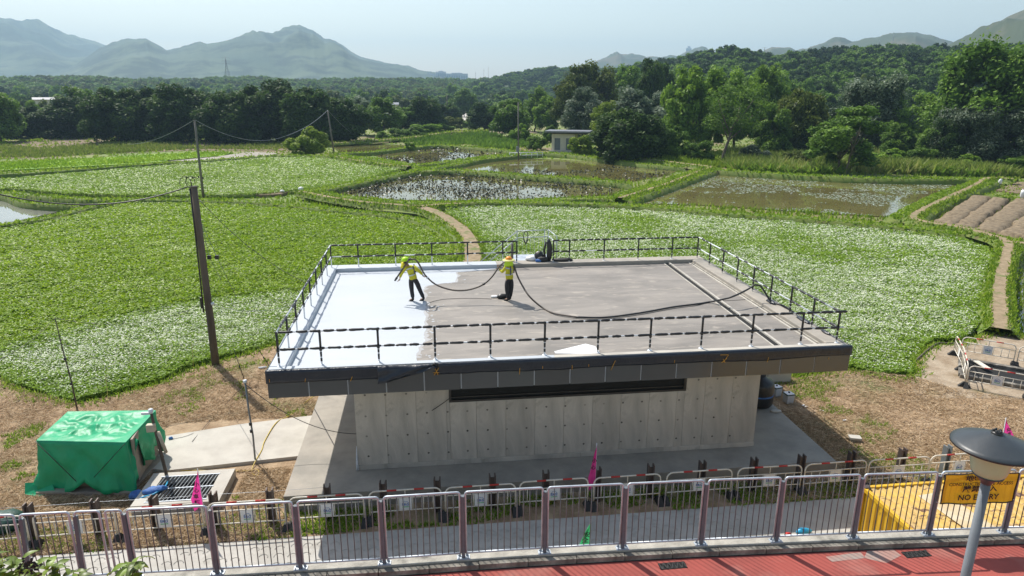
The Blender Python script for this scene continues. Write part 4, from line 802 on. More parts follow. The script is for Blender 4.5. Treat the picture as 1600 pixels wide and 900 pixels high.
# formwork panels, each its own piece with a joint between
npan = 14; pw = (WX1-WX0)/npan
def panel(x0, x1, z0, z1): return bb(-(x1-x0)/2+.004, (x1-x0)/2-.004, 0, .11, 0, z1-z0).mesh('wall_panel', 'wallconc')
SLX0, SLX1, SLZ = .49, 8.16, 2.68
for i in range(npan):
    x0, x1 = WX0+i*pw, WX0+(i+1)*pw; segs = []
    if x1 <= SLX0 or x0 >= SLX1: segs = [(x0, x1, ZB+.1)]
    elif x0 < SLX0: segs = [(x0, SLX0, ZB+.1), (SLX0, x1, SLZ)]
    elif x1 > SLX1: segs = [(x0, SLX1, SLZ), (SLX1, x1, ZB+.1)]
    else: segs = [(x0, x1, SLZ)]
    for a, b, zt in segs: link('wall_panel', panel(a, b, .66, zt), B, BO+Vector(((a+b)/2, WY+R.uniform(-.002, .002), .66)))
P('wall_footing', bb(WX0-.012, WX1+.012, WY-.025, WY+.2, .5, .655), 'wallconc', .008)
P('side_wall', bb(WX1-.1, WX1+.002, WY+.115, 27.4, .5, ZB+.1), 'wallconc')
mb = MB()
for i in range(int((WX1-WX0)/.63)):
    for z in (.95, 1.65, 2.35, 3.05):
        x = WX0+.33+i*.63; y = WY-.004
        if z > 2.6 and SLX0-.1 < x < SLX1+.1: continue
        x += R.uniform(-.012, .012); z += R.uniform(-.015, .015)
        mb.add([(x, y-.001, z)]+[(x+math.cos(k*math.pi/5)*.034, y, z+math.sin(k*math.pi/5)*.034) for k in range(10)], [(0, 1+(k+1) % 10, 1+k) for k in range(10)])
kind(P('tie_hole', mb, 'kerbdirty'), 'stuff')
# recessed ventilation slot: black sill, louvre and frame
P('vent_slot', bb(SLX0+.02, SLX1-.02, WY+.03, WY+.09, SLZ+.02, ZB-.001), 'void')
P('slot_sill', bb(SLX0-.02, SLX1+.02, WY-.03, WY+.1, SLZ-.001, SLZ+.07), 'slotdark', .005)
P('slot_frame', bb(SLX1-.06, SLX1+.021, WY-.028, WY+.1, SLZ+.071, ZB-.002), 'slotdark'); P('slot_frame', bb(SLX0-.021, SLX0+.05, WY-.028, WY+.1, SLZ+.071, ZB-.002), 'slotdark')
P('slot_rail', bb(SLX0+.05, SLX1-.06, WY-.01, WY+.04, SLZ+.15, SLZ+.18), 'slotdark')
# white cement splash at the wall corner
P('cement_splash', MB().tube([(WX0-.02, WY-.03, .52), (WX0-.03, WY-.03, .75), (WX0-.02, WY-.028, 1.1), (WX0-.015, WY-.025, 1.35)], [.05, .035, .02, .008], 7), 'whitepipe')
# roof slab, deck, kerbs
P('roof_slab', bb(RX0+.08, RX1-.08, RY0+.08, RY1-.08, ZB+.02, ZD), 'deckconc')
P('soffit', bb(RX0+.05, RX1-.05, RY0+.05, RY1-.05, ZB, ZB+.02), 'wallconc')
KX0, KX1, KY1 = -4.12, 12.28, 30.0
P('roof_kerb', bb(RX0+.02, KX0, RY0+.36, RY1-.02, ZD-.1, ZK), 'coating', .03)                 # left, painted
P('roof_kerb', bb(KX0, 3.05, KY1, RY1-.02, ZD-.1, ZK-.002), 'coating', .03)                      # back, painted part
P('roof_kerb', bb(3.05, KX1+.001, KY1+.003, RY1-.02, ZD-.1, ZK-.006), 'slabconc', .02)
P('roof_kerb', bb(KX1, RX1-.02, RY0+.36, RY1-.02, ZD-.1, ZK-.002), 'slabconc', .03)
P('roof_kerb', bb(RX0+.02, 3.6, RY0+.03, RY0+.36, ZD-.1, ZK-.02), 'coating', .01)
P('roof_kerb', bb(3.6, RX1-.02, RY0+.03, RY0+.361, ZD-.1, ZK-.024), 'conc', .01)
# white coating sprayed over the left of the deck, ragged edge
e = [(713, 424.5), (714, 432), (712, 441), (690, 443), (664, 447), (661, 455), (664, 470), (666, 480), (663, 488), (665, 497), (663, 507), (666, 515), (662, 524), (664, 531), (656, 539), (654, 548), (650, 556), (652, 560)]
ep = [tuple(G(x, y, ZD+.004))[:2] for x, y in e]
r2 = random.Random(8); ee = []
for a, b in zip(ep[:-1], ep[1:]):
    for k in range(4): t_ = k/4; ee.append((a[0]+(b[0]-a[0])*t_+r2.uniform(-.035, .035), a[1]+(b[1]-a[1])*t_+r2.uniform(-.03, .03)))
ee = [(ep[0][0], KY1-.001)]+ee
yf = RY0+.37
poly = [(KX0-.01, yf), (KX0-.01, KY1+.001)]+ee+[(ep[-1][0], yf+.25), (2.9, yf+.14), (3.6, yf+.02), (3.6, yf)]
P('white_coating', MB().prism(poly, ZD-.02, ZD+.005), 'coating')
def fringe(off, z, m, sd):
    r3 = random.Random(sd); q = [(x+off*(.5+r3.random())+.05*math.sin(i*1.7), y) for i, (x, y) in enumerate(ee)]; P('thin_coating', MB().prism([(ee[0][0]-.6, KY1-.002)]+q+[(ee[-1][0]-.6, ee[-1][1])]+[(x-.5, y) for x, y in ee[::-1]], ZD-.02, z), m)
fringe(.10, ZD+.0028, 'coatthin', 3)
r3 = random.Random(12)
for k in range(46):
    x, y = ee[r3.randrange(3, len(ee))]; x += abs(r3.gauss(0, .35)); y += r3.uniform(-.2, .2); rr_ = r3.uniform(.012, .05)
    if k == 0: sp_mb = MB()
    sp_mb.add([(x+math.cos(a*1.05)*rr_*r3.uniform(.8, 1.6), y+math.sin(a*1.05)*rr_, ZD+.0022) for a in range(6)], [tuple(range(6))])
kind(P('coating_splash', sp_mb, 'coating'), 'stuff')
tp = [tuple(G(x, y, ZD+.004))[:2] for x, y in ((780, 419.5), (782, 421.5), (770, 424), (758, 427), (740, 428), (716, 429))]
P('white_coating', MB().prism([(ep[0][0]-.3, KY1+.001), (3.0, KY1+.001), (2.95, KY1-.2), (2.4, KY1-.34), (1.6, KY1-.52), (ep[0][0]-.3, KY1-.62)], ZD-.02, ZD+.008), 'coating')
P('white_patch', MB().prism([tuple(G(x, y, ZD+.006))[:2] for x, y in ((866, 549), (915, 537), (930, 541), (936, 548), (932, 553), (868, 552))], ZD-.01, ZD+.007), 'white')
# expansion channel with two light lips
ca, cb = G(1037, 411, ZD), G(1203, 536, ZD); ca.y = KY1-.02; cb.y = RY0+.42; dv = (cb-ca).normalized(); nv = Vector((-dv.y, dv.x, 0)); 
if nv.x < 0: nv = -nv
L_ = (cb-ca).length; ang = math.atan2(dv.y, dv.x)
P('channel', MB().box((ca+cb)/2+Vector((0, 0, .003))+nv*.10, (L_, .17, .006), 0, ang), 'void')
nseg = 20
for k in range(nseg):
    for s_, wd, hh in ((-.02, .05, .02), (.225, .085, .055)):
        c = ca.lerp(cb, (k+.5)/nseg)+nv*s_; q = MB().box(c+Vector((0, 0, hh/2)), (L_/nseg-.012, wd*R.uniform(.85, 1.1), hh*R.uniform(.8, 1.1)), 0, ang); P('channel_lip', q, 'conc')
P('deck_lip', MB().box(((KX1-.16), (RY0+.4+KY1)/2, ZD+.012), (.07, KY1-RY0-.42, .03)), 'conc'); P('deck_lip', MB().box(((KX1-.035), (RY0+.4+KY1)/2, ZD+.02), (.06, KY1-RY0-.44, .045)), 'kerb')
# fascia panels: front and both ends, light joints
P('fascia_backing', bb(RX0+.018, RX1-.018, RY0+.018, RY0+.08, ZB-.0, ZK-.03), 'gap'); P('fascia_backing', bb(RX0+.018, RX0+.08, RY0+.08, RY1-.02, ZB, ZK-.03), 'gap'); P('fascia_backing', bb(RX1-.08, RX1-.018, RY0+.08, RY1-.02, ZB, ZK-.03), 'gap')
seams = [RX0]+[AY(x, y, RY0).x for x, y in ((482.5, 605), (543.7, 603), (603.7, 601), (663, 598), (720.7, 595), (778, 591), (835, 588), (890.7, 585), (946, 583), (1001.7, 580), (1057, 578), (1112, 576), (1166, 574), (1219, 572), (1272, 569))]+[RX1]
for a, b in zip(seams[:-1], seams[1:]):
    me = bb(-(b-a)/2+.016, (b-a)/2-.016, -.004, .018, 0, ZK-ZB+.0).mesh('fascia_panel', 'fascia'); link('fascia_panel', me, B, BO+Vector(((a+b)/2, RY0+R.uniform(-.003, .003), ZB-.012)))
for X in (RX0, RX1-.018):
    for k in range(12):
        y0 = RY0+.03+k*1.02; me = bb(0, .018, .012, 1.008, 0, ZK-ZB).mesh('fascia_panel', 'fascia'); link('fascia_panel', me, B, BO+Vector((X, y0, ZB-.012)))
# black plastic sheet hung over the top of the fascia
def drape(x0, x1, n, drop, lift=None, seed=0):
    rows = [[] for _ in range(7)]
    for i in range(n+1):
        x = x0+(x1-x0)*i/n; d_ = drop(x); wv = noise.noise((x*1.3, seed, 0))
        for j in range(7):
            t_ = j/6
            if j == 0: p = (x, RY0+.10, ZK-.004+.004*wv)
            elif j == 1: p = (x, RY0-.012, ZK-.006)
            else:
                z = ZK-.01-d_*(t_-1/6)*1.2; ly = RY0-.022-.012*abs(noise.noise((x*2.2, z*3, seed)))-(lift(x, t_) if lift else 0); p = (x, ly, z)
            rows[j].append(p)
    mb = MB(); mb.sheet(rows); o = P('plastic_sheet', mb, 'plast'); s_ = o.modifiers.new('s', 'SOLIDIFY'); s_.thickness = .004; return o
drape(RX0-.02, AY(612, 580, RY0).x, 70, lambda x: .36+.03*noise.noise((x*.5, 1, 1)), None, 1)
xa, xb = AY(590, 575, RY0).x, AY(682, 565, RY0).x
drape(xa, xb, 46, lambda x: max(.05, .46*(1-((x-xa)/(xb-xa))**1.6)+.03*noise.noise((x*3, 2, 2))), lambda x, t_: .05+.06*math.sin(t_*9+x*5)*t_+.05*t_, 2)
drape(AY(680, 565, RY0).x, RX1+.02, 150, lambda x: .315+.045*noise.noise((x*.45, 5, 1))+.02*noise.noise((x*1.7, 5, 1)), None, 3)
P('tied_knot', MB().tube([(xb-.16, RY0-.05, ZK-.05), (xb-.05, RY0-.07, ZK+.03), (xb+.03, RY0-.06, ZK+.0), (xb+.02, RY0-.06, ZK-.12)], [.02, .055, .045, .015], 7), 'black')
for (x, y, dx, dz) in [(421, 595, 0, .09), (477, 594, .02, .10), (549, 592, .06, .14), (632, 586, -.01, .16), (812, 580, .01, .20), (848, 574, 0, .08), (894, 574, 0, .14), (920, 571, 0, .08), (1054, 565, 0, .09), (1200, 562, .04, .16), (1295, 560, 0, .06), (958, 571, .12, .30)]:
    p = AY(x, y, RY0-.045); P('yellow_tape', MB().tube([p+Vector((-dx/2, 0, -dz/2)), p+Vector((dx/2, 0, dz/2))], .009, 4), 'tape')
for (x, y), segs in (((682, 581), [(-.07, -.1, .07, .12), (-.1, -.02, .08, -.03), (-.03, .1, .04, -.1)]), ((1131, 560), [(-.12, .12, .14, .11), (.14, .11, .0, -.12), (-.06, -.14, .1, .0), (-.02, -.02, .05, -.14)])):
    p = AY(x, y, RY0-.045)
    for a, b, c, d in segs: P('yellow_tape', MB().tube([p+Vector((a, 0, b)), p+Vector((c, 0, d))], .010, 4), 'tape')

# railing wrapped in black plastic
RT, RM = 5.50, 4.98; X0, X1, Y0, Y1 = -4.353, 12.64, 18.80, 30.3
spans = [((X0, Y0), (X1+.18, Y0), 'f'), ((X0, Y0), (X0, Y1), 'l'), ((X0, Y1), (4.0, Y1+.0), 'b'), ((5.62, Y1), (X1, Y1), 'b'), ((X1, Y0), (X1, Y1), 'r')]
for (a, b, k_) in spans:
    for z in (RT, RM):
        P('rail', MB().tube([(a[0], a[1], z), (b[0], b[1], z)], .024, 8), 'whitepipe')
wraps = {}
def wrap_mesh(n):
    r_ = random.Random(n); L = r_.uniform(.26, .44); pts = [(t_*L-L/2, r_.uniform(-.004, .004), r_.uniform(-.006, .004)) for t_ in (0, .12, .3, .5, .7, .88, 1)]
    return MB().tube(pts, [.026]+[r_.uniform(.033, .045) for _ in range(5)]+[.026], 7).mesh('plastic_wrap', 'black'), L
WM = [wrap_mesh(i) for i in range(9)]
def wrap_along(a, b, z, dens, gap=(.03, .09)):
    a = Vector((*a, z)); b = Vector((*b, z)); L = (b-a).length; d = (b-a)/L; s_ = .05
    while s_ < L-.2:
        me, wl = WM[R.randrange(9)]
        if R.random() < dens:
            o = link('plastic_wrap', me, B, BO+a+d*(s_+wl/2)); o.rotation_euler = (R.uniform(0, 6), 0, math.atan2(d.y, d.x)); o.rotation_mode = 'XYZ'
        s_ += wl+R.uniform(*gap)
for a, b, k_ in spans:
    wrap_along(a, b, RT, {'f': 1, 'b': 1, 'l': .55, 'r': .45}[k_]); wrap_along(a, b, RM, {'f': .97, 'b': .9, 'l': .6, 'r': .5}[k_], (.03, .12))
def post_mesh(n, frac=1., white=False):
    r_ = random.Random(n); mb = MB(); h = RT-ZK+.02
    mb.tube([(0, 0, 0), (0, 0, h)], .024, 8, 0); mb.tube([(0, 0, h*.52), (0, 0, h-.02)], .034, 7, 1)
    if not white:
        z = .1
        while z < h*.5: l = r_.uniform(.09, .16); mb.tube([(0, 0, z), (0, 0, min(z+l, h*.52))], .031, 7, 1); z += l+r_.uniform(.02, .05)
    mb.lathe([(.0, .02), (.06, .015), (.075, 0)], 10, (0, 0, 0), 0); mb.tube([(0, 0, RM-ZK-.05), (0, 0, RM-ZK+.05)], .045, 7, 1); mb.tube([(0, 0, h-.06), (0, 0, h+.02)], .04, 7, 1)
    return mb.mesh('rail_post', ['whitepipe', 'black'])
PMS = [post_mesh(i) for i in range(4)]; PMW = post_mesh(9, white=True)
def post(x, y, i, white=False): link('rail_post', PMW if white else PMS[i % 4], B, BO+Vector((x, y, ZK-.02)), R.uniform(0, 3))
for i, x in enumerate([X0]+[-3.17+1.6236*k for k in range(10)]+[X1]): post(x, Y0, i)
for i in range(1, 9): post(X0, Y0+(Y1-Y0)*i/8, i, True); post(X1, Y0+(Y1-Y0)*i/8, i)
bxs = [AY(x, 390, Y1).x for x in (559, 617.5, 674.5, 730.5, 785.5)]+[3.98]
for i, x in enumerate(bxs): post(x, Y1, i, i < 5)
for i, x in enumerate([AY(x, 380, Y1).x for x in (865, 890, 944.5, 998, 1051)]): post(x, Y1, i)
# galvanised access stair with its landing and cage at the back
def gal(name, pts, r=.022): return P(name, MB().tube(pts, r, 6), 'galv')
cx0, cx1, yb0, yb1 = 4.02, 5.62, 30.8, 31.9; zt = 5.95
P('landing', bb(cx0-.1, cx1+.1, RY1-.02, yb1+.1, ZK-.12, ZK-.03), 'galv')
def yz(px, py, Y): return AY(px, py, Y)
tl, tr = yz(808, 361, yb1), yz(857, 359, yb1)
for z in (0, -.33): gal('cage_rail', [tl+Vector((0, 0, z)), tr+Vector((0, 0, z))])
gal('cage_rail', [tr, tr+Vector((.25, -.9, -.15)), tr+Vector((.25, -.95, -1.2))]); gal('cage_rail', [tr+Vector((0, 0, -.33)), tr+Vector((.25, -.9, -.45))])
for p in (tl, tl.lerp(tr, .88), tr): gal('cage_post', [p, Vector((p.x, p.y, ZK-.1))], .018)
bl_ = yz(748, 410, yb1); bl_.y = yb1
for z in (0, -.35): gal('stair_rail', [tl+Vector((0, 0, z)), tl+Vector((-1.75, 0, -1.45+z))], .024)
gal('stair_string', [Vector((cx0, yb1, ZK-.1)), Vector((cx0-2.8, yb1, ZK-2.5))], .05); gal('stair_string', [Vector((cx0, yb0+.2, ZK-.1)), Vector((cx0-2.8, yb0+.2, ZK-2.5))], .05)
for k in range(14): P('tread', bb(cx0-.3-k*.25, cx0-k*.25, yb0+.2, yb1, ZK-.28-k*.21, ZK-.25-k*.21), 'galv')
for k in range(8): gal('mesh_bar', [Vector((tl.x+.2*k+.05, yb1, tl.z-.33)), Vector((tl.x+.2*k+.05, yb1, ZK-.05))], .006)
P('grey_post', MB().tube([(4.02-.22, Y1+.25, ZK-.02), (4.02-.22, Y1+.25, ZK+.85)], .06, 10), 'woodgrey')

# ------------------------------------------------------------------ things on the roof
px_ = AY(857, 405, Y1); t = thing('bundled_sheet', 'black bin liner bundle tied to the cage post at the back of the roof', 'bundle', (5.5, Y1+.15, ZK))
mb = MB(); mb.tube([(0, 0, 0), (.03, 0, .3), (.05, .02, .6), (-.0, 0, .9), (-.03, .02, 1.05)], [.10, .13, .13, .10, .04], 10); obj('sheet', mb, 'black', t)
mb = MB(); mb.tube([(-.14, 0, .9), (-.22, 0, .5), (-.16, 0, .1)], .05, 6); obj('strap', mb, 'rubber', t)
t = thing('coiled_strap', 'black strap looped over the top rail of the stair cage', 'strap', tl.lerp(tr, .27)+Vector((0, -.03, 0))); obj('loop', MB().tube([(math.sin(a)*.11, -.03, -.30+math.cos(a)*.28) for a in [k*math.pi/7 for k in range(14)]], .02, 5, closed=True).tube([(-.1, -.03, -.4), (0, -.04, -.62), (.1, -.03, -.4)], [.03, .07, .03], 6), 'black', t)
def bag(name, label, cat, loc, r, m, seed, sq=(1, 1, 1), rz=0):
    mb = MB(); rows = []
    for j in range(9):
        th = math.pi*j/8; rows.append([])
        for i in range(15):
            ph = 2*math.pi*i/14; d = Vector((math.sin(th)*math.cos(ph), math.sin(th)*math.sin(ph), math.cos(th))); k = 1+.35*noise.noise(tuple(d*2.2+Vector((seed, 0, 0))))+.15*noise.noise(tuple(d*6+Vector((seed, 0, 0))))
            p = Vector((d.x*r*sq[0]*k, d.y*r*sq[1]*k, max(0, (d.z*k+.72))*r*sq[2])); rows[-1].append(p)
    mb.sheet(rows); return tag(obj(name, mb, m, None, loc, rz), label, cat)
bag('cloth_bundle', 'pale crumpled sheet lying on the stair landing', 'cloth', (4.75, Y1+.35, ZK-.02), .24, 'white', 3, (1.3, .8, .6))
bag('black_bag', 'black work bag on the stair landing behind the roof kerb', 'bag', (5.08, Y1+.3, ZK), .20, 'black', 5, (1.2, .8, 1.2))
bag('tool_bag', 'small dark tool bag with a pale blue stripe at the foot of the black bundle', 'bag', (5.2, Y1+.05, ZK), .17, 'rubber', 7, (1.6, .7, .8)); bag('blue_packet', 'pale blue packet between the bags on the landing', 'packet', (5.0, Y1+.0, ZK), .1, 'bluecloth', 9, (1.6, .8, .8))
bag('black_cloth', 'flat black cloth on the back kerb right of the bundle', 'cloth', (6.15, Y1+.12, ZK-.02), .26, 'rubber', 11, (1.9, .8, .35))
# wraps left on the right kerb
bag('plastic_scrap', 'dark plastic scrap on the right kerb near the hose', 'plastic', (12.62, 23.0, ZK-.01), .12, 'plast', 15, (.8, 2.6, .5)); bag('plastic_scrap', 'long dark plastic scrap on the right kerb near the front corner', 'plastic', (12.72, 20.9, ZK-.01), .12, 'plast', 16, (.8, 3.4, .4)); bag('plastic_scrap', 'dark plastic scrap at the front end of the right kerb', 'plastic', (12.78, 19.6, ZK-.01), .1, 'plast', 17, (.8, 2.4, .5))
# ------------------------------------------------------------------ people
def skin_obj(name, chains, m, parent, sub=2):
    """chains: lists of ((x,y,z), radius) sharing joints by equal position; the first joint is the root"""
    bm = bmesh.new(); lay = bm.verts.layers.skin.verify(); idx = {}
    for ch in chains:
        prev = None
        for p, r in ch:
            k = tuple(round(c, 4) for c in p); v = idx.get(k)
            if v is None:
                v = bm.verts.new(p); rr_ = r if isinstance(r, tuple) else (r, r); v[lay].radius = rr_; v[lay].use_root = not idx; idx[k] = v
            if prev is not None and prev is not v and not bm.edges.get((prev, v)): bm.edges.new((prev, v))
            prev = v
    me = bpy.data.meshes.new(name); bm.to_mesh(me); bm.free(); me.materials.append(M[m])
    o = link(name, me, parent); s_ = o.modifiers.new('skin', 'SKIN'); s_.use_smooth_shade = True; s_.branch_smoothing = .4; o.modifiers.new('sub', 'SUBSURF').levels = sub; o.modifiers['sub'].render_levels = sub; return o
def hand_chains(wrist, d, up, side, grip=1.):
    """palm and five fingers from the wrist; d: pointing direction, side: towards the thumb"""
    w_ = Vector(wrist); d = Vector(d).normalized(); side = Vector(side).normalized(); n = d.cross(side).normalized(); out = []
    palm = w_+d*.055; out.append([(tuple(w_), .026), (tuple(palm), (.034, .02))])
    for k, (o_, L) in enumerate(((.030, .075), (.010, .085), (-.010, .078), (-.028, .06))):
        a = palm+d*.03+side*o_; b = a+d*L*.5+n*L*.25*grip; c = b+d*L*.1+n*L*.5*grip; out.append([(tuple(palm), .03), (tuple(a), .0105), (tuple(b), .009), (tuple(c), .0075)])
    a = w_+d*.02+side*.032; b = a+d*.03+side*.025+n*.01; c = b+d*.03+n*.02*grip; out.append([(tuple(w_), .026), (tuple(a), .012), (tuple(b), .0105), (tuple(c), .0085)])
    return out
def person(loc, rz, label, J, hat, brim, lime=False):
    t = thing('person', label, 'person', loc, rz)
    pv, ch, nk, hd = (Vector(J[k]) for k in ('pelvis', 'chest', 'neck', 'head'))
    V = lambda k: tuple(J[k])
    face = Vector(J['face']).normalized()
    body = [[(V('pelvis'), .10), (tuple(pv.lerp(ch, .5)), (.12, .09)), (V('chest'), (.145, .10)), (V('neck'), .055), (V('head'), .085), (tuple(hd+Vector((0, 0, .07))), .075)]]
    for s_ in 'LR':
        body.append([(V('chest'), .15), (V(s_+'sh'), .062), (V(s_+'el'), .042), (V(s_+'wr'), .026)])
        hp = V(s_+'hip'); body.append([(V('pelvis'), .10), (hp, .075), (V(s_+'kn'), .052), (V(s_+'an'), .036), (tuple(Vector(J[s_+'an'])+Vector((face.x*.14, face.y*.14, -.05))), .034)])
        wr = Vector(J[s_+'wr']); d = (wr-Vector(J[s_+'el'])).normalized(); body += hand_chains(wr, d, None, Vector((0, 0, 1)).cross(d)+Vector((0, 0, .3)))
    skin_obj('body', body, 'skin', t)
    up = Vector((0, 0, 1)); rt = face.cross(up).normalized()
    mb = MB()                                                   # nose, brows, mouth, ears
    mb.tube([hd+face*.085+up*.035, hd+face*.105+up*.005, hd+face*.088-up*.005], [.008, .014, .010], 6)
    obj('nose', mb, 'skin', t)
    for s_ in (-1, 1):
        obj('ear', MB().tube([hd+rt*s_*.083+up*.03, hd+rt*s_*.092+up*.005-face*.01, hd+rt*s_*.083-up*.025], [.01, .017, .008], 6), 'skin', t)
        obj('eye', MB().lathe([(.0001, -.008), (.009, -.004), (.009, .004), (.0001, .008)], 8, tuple(hd+face*.078+rt*s_*.032+up*.03)), 'ink', t)
    obj('mouth', MB().box(hd+face*.083-up*.04, (.04, .012, .008), 0, math.atan2(rt.y, rt.x)), 'hair', t)
    obj('hair', MB().lathe([(.092, -.03), (.098, .02), (.085, .08), (.04, .115)], 14, tuple(hd-face*.014+up*.0)), 'hair', t)
    # jacket, vest stripes, trousers, boots, gloves
    jk = [[(tuple(pv-up*.10), (.165, .135)), (tuple(pv+up*.03), (.165, .135)), (tuple(pv.lerp(ch, .5)), (.16, .125)), (tuple(ch), (.18, .13)), (tuple(ch.lerp(nk, .75)), (.095, .085))]]
    for s_ in 'LR':
        e = Vector(J[s_+'el']); wr = Vector(J[s_+'wr']); jk.append([(tuple(ch), .17), (V(s_+'sh'), .082), (tuple(e), .062), (tuple(e.lerp(wr, .86)), .045)])
    skin_obj('jacket', jk, 'jacket', t)
    leg = [[(tuple(pv-up*.02), (.15, .125)), (tuple(pv+up*.08), (.14, .12))]]
    for s_ in 'LR': leg.append([(tuple(pv-up*.02), .14), (V(s_+'hip'), .125), (V(s_+'kn'), .088), (tuple(Vector(J[s_+'an'])+up*.03), .075)])
    skin_obj('trousers', leg, 'dark_cloth', t)
    for s_ in 'LR':
        a = Vector(J[s_+'an']); skin_obj('boot', [[(tuple(a+up*.08), .058), (tuple(a-up*.035), .056), (tuple(a+face*.10-up*.05), .048), (tuple(a+face*.20-up*.06), .034)]], 'rubber', t)
        wr = Vector(J[s_+'wr']); e = Vector(J[s_+'el']); d = (wr-e).normalized(); skin_obj('glove', [[(tuple(wr-d*.02), .036), (tuple(wr+d*.05), .045), (tuple(wr+d*.10), .03)]], 'glove', t, 1)
    # reflective stripes follow the torso
    ax = (ch-pv).normalized(); bk = -face; sd_ = ax.cross(bk).normalized(); bk = sd_.cross(ax).normalized()
    def band(c, rx, ry, h, tilt=0., m='reflect', name='reflective_stripe'):
        n = 20; vs = []; fs = []
        for j in (0, 1):
            for k in range(n): a = 2*math.pi*k/n; vs.append(c+sd_*math.cos(a)*rx+bk*math.sin(a)*ry+ax*(h*(j-.5)+tilt*abs(math.cos(a))))
        fs = [(k, (k+1) % n, n+(k+1) % n, n+k) for k in range(n)]
        mb = MB(); mb.add(vs, fs, 0, True); obj(name, mb, m, t)
    band(pv.lerp(ch, .42), .172, .142, .05); band(ch-ax*.02, .196, .152, .05, .10)
    for s_ in (-1, 1): band_pts = [ch+sd_*s_*.10+bk*.155+ax*.13, ch+sd_*s_*.115+bk*.160-ax*.02, pv.lerp(ch, .45)+sd_*s_*.12+bk*.138]; obj('vest_panel', MB().tube(smooth_line(band_pts, .05), .026, 6), 'grey_cloth', t)
    # helmet
    hc = hd+up*.065-face*.012
    if brim:
        obj('helmet', MB().lathe([(.128, -.01), (.130, .02), (.115, .07), (.08, .108), (.03, .125), (.0001, .128)], 20, tuple(hc)), hat, t)
        obj('sun_brim', MB().lathe([(.12, .02), (.24, -.012), (.245, -.02), (.12, .008)], 24, tuple(hc)), 'straw', t)
        rows = []
        for j in range(5):
            z = -.0-.06*j; row = []
            for k in range(17): a = math.pi*(k/16)*1.5-math.pi*.25; rad = .13+.012*j+.01*math.sin(a*7); row.append(hc+(-face*math.sin(a)+rt*math.cos(a))*rad+up*z)
            rows.append(row)
        mb = MB(); mb.sheet(rows); o = obj('neck_shade', mb, 'jacketlime', t); o.modifiers.new('s', 'SOLIDIFY').thickness = .006
    else:
        obj('helmet', MB().lathe([(.135, -.02), (.14, .01), (.13, .07), (.09, .115), (.03, .135), (.0001, .138)], 20, tuple(hc)), hat, t)
        rows = []
        for j in range(4):
            z = -.0-.075*j; rows.append([hc+(face*math.cos(a)+rt*math.sin(a))*(.15+.02*j)+up*z for a in [(k/12-.5)*2.6 for k in range(13)]])
        mb = MB(); mb.sheet(rows); o = obj('face_shield', mb, 'hatyellow', t); o.modifiers.new('s', 'SOLIDIFY').thickness = .006
    return t
p1 = person((-.61, 25.2, ZD+.005), 0, 'person in a lime helmet and yellow jacket leaning forward with the hose nozzle', dict(
    pelvis=(-.03, 0, .93), chest=(-.12, .0, 1.26), neck=(-.22, .0, 1.43), head=(-.31, -.02, 1.55), face=(-.92, .15, -.35),
    Lsh=(-.28, .10, 1.34), Lel=(-.46, .14, 1.08), Lwr=(-.54, .05, .90), Rsh=(.02, -.08, 1.36), Rel=(.24, -.12, 1.18), Rwr=(.33, -.06, 1.04),
    Lhip=(-.12, .04, .88), Lkn=(-.11, .05, .48), Lan=(-.07, .02, .09), Rhip=(.06, -.02, .88), Rkn=(.19, -.02, .49), Ran=(.33, .02, .09)), 'hatlime', False)
p2 = person((2.97, 24.84, ZD+.005), 0, 'person in an orange helmet with a straw brim and neck shade holding up the hose', dict(
    pelvis=(.02, 0, .93), chest=(-.01, .0, 1.27), neck=(.0, .02, 1.45), head=(-.02, .02, 1.56), face=(-.75, .62, -.1),
    Lsh=(-.14, -.10, 1.37), Lel=(-.26, -.02, 1.14), Lwr=(-.36, .16, 1.25), Rsh=(.16, .06, 1.37), Rel=(.10, .26, 1.16), Rwr=(-.18, .30, 1.24),
    Lhip=(-.07, -.03, .88), Lkn=(-.08, -.0, .48), Lan=(-.03, -.02, .09), Rhip=(.10, .03, .88), Rkn=(.10, .06, .48), Ran=(.06, .10, .09)), 'hatorange', True)
def tube_thing(name, label, cat, pts, r, m, group=None, n=8, step=.12, **kw):
    pts = [Vector(p) for p in pts]; o = pts[0].copy(); L = smooth_line(pts, step); mb = MB(); mb.tube([p-o for p in L], r, n, **kw); return tag(obj(name, mb, m, None, o), label, cat, group)
H1 = [AY(x, y, Y) for x, y, Y in [(620, 434, 25.05), (626, 425, 25.05), (634, 413, 25.02), (640, 405, 25.0), (648, 405, 24.98), (655, 413, 24.98), (661, 425, 25.0), (668, 434, 25), (680, 444, 24.9), (697, 451, 24.8), (716, 454, 24.7), (736, 452, 24.7), (756, 444, 24.75), (770, 431, 24.85), (778, 419, 24.95), (786, 411, 25.0), (797, 409, 24.95), (803, 415, 24.85), (808, 430, 24.6), (816, 446, 24.3), (828, 464, 23.8)]]
H2 = [G(x, y, ZD+.05) for x, y in [(848, 481), (868, 490), (900, 495.5), (945, 496), (1000, 489), (1050, 480), (1085, 475.5), (1110, 471.5)]]+[AY(1140, 465, 23.0), AY(1165, 454, 23.3), AY(1180, 445, 23.35), AY(1188, 446, 23.25), Vector((12.6, 22.9, ZK+.04)), Vector((12.78, 22.7, ZK+.03)), Vector((12.86, 22.3, ZK+.03)), Vector((12.8, 21.7, ZK+.03))]
hs = thing('spray_hose', 'long dark hose carried by both workers and trailing right across the roof', 'hose', H1[0])
def hp_(name, pts, r, m): mb = MB(); mb.tube([p-H1[0] for p in smooth_line(pts, .1)], r, 8); return obj(name, mb, m, hs)
hp_('hose', H1+H2[:3], .032, 'hosebrown'); hp_('hose', H2[2:], .036, 'black')
mb = MB(); mb.tube([Vector((0, 0, 0)), Vector((-.08, 0, -.12))], .045, 8, r2=.03); obj('nozzle', mb, 'rubber', hs)
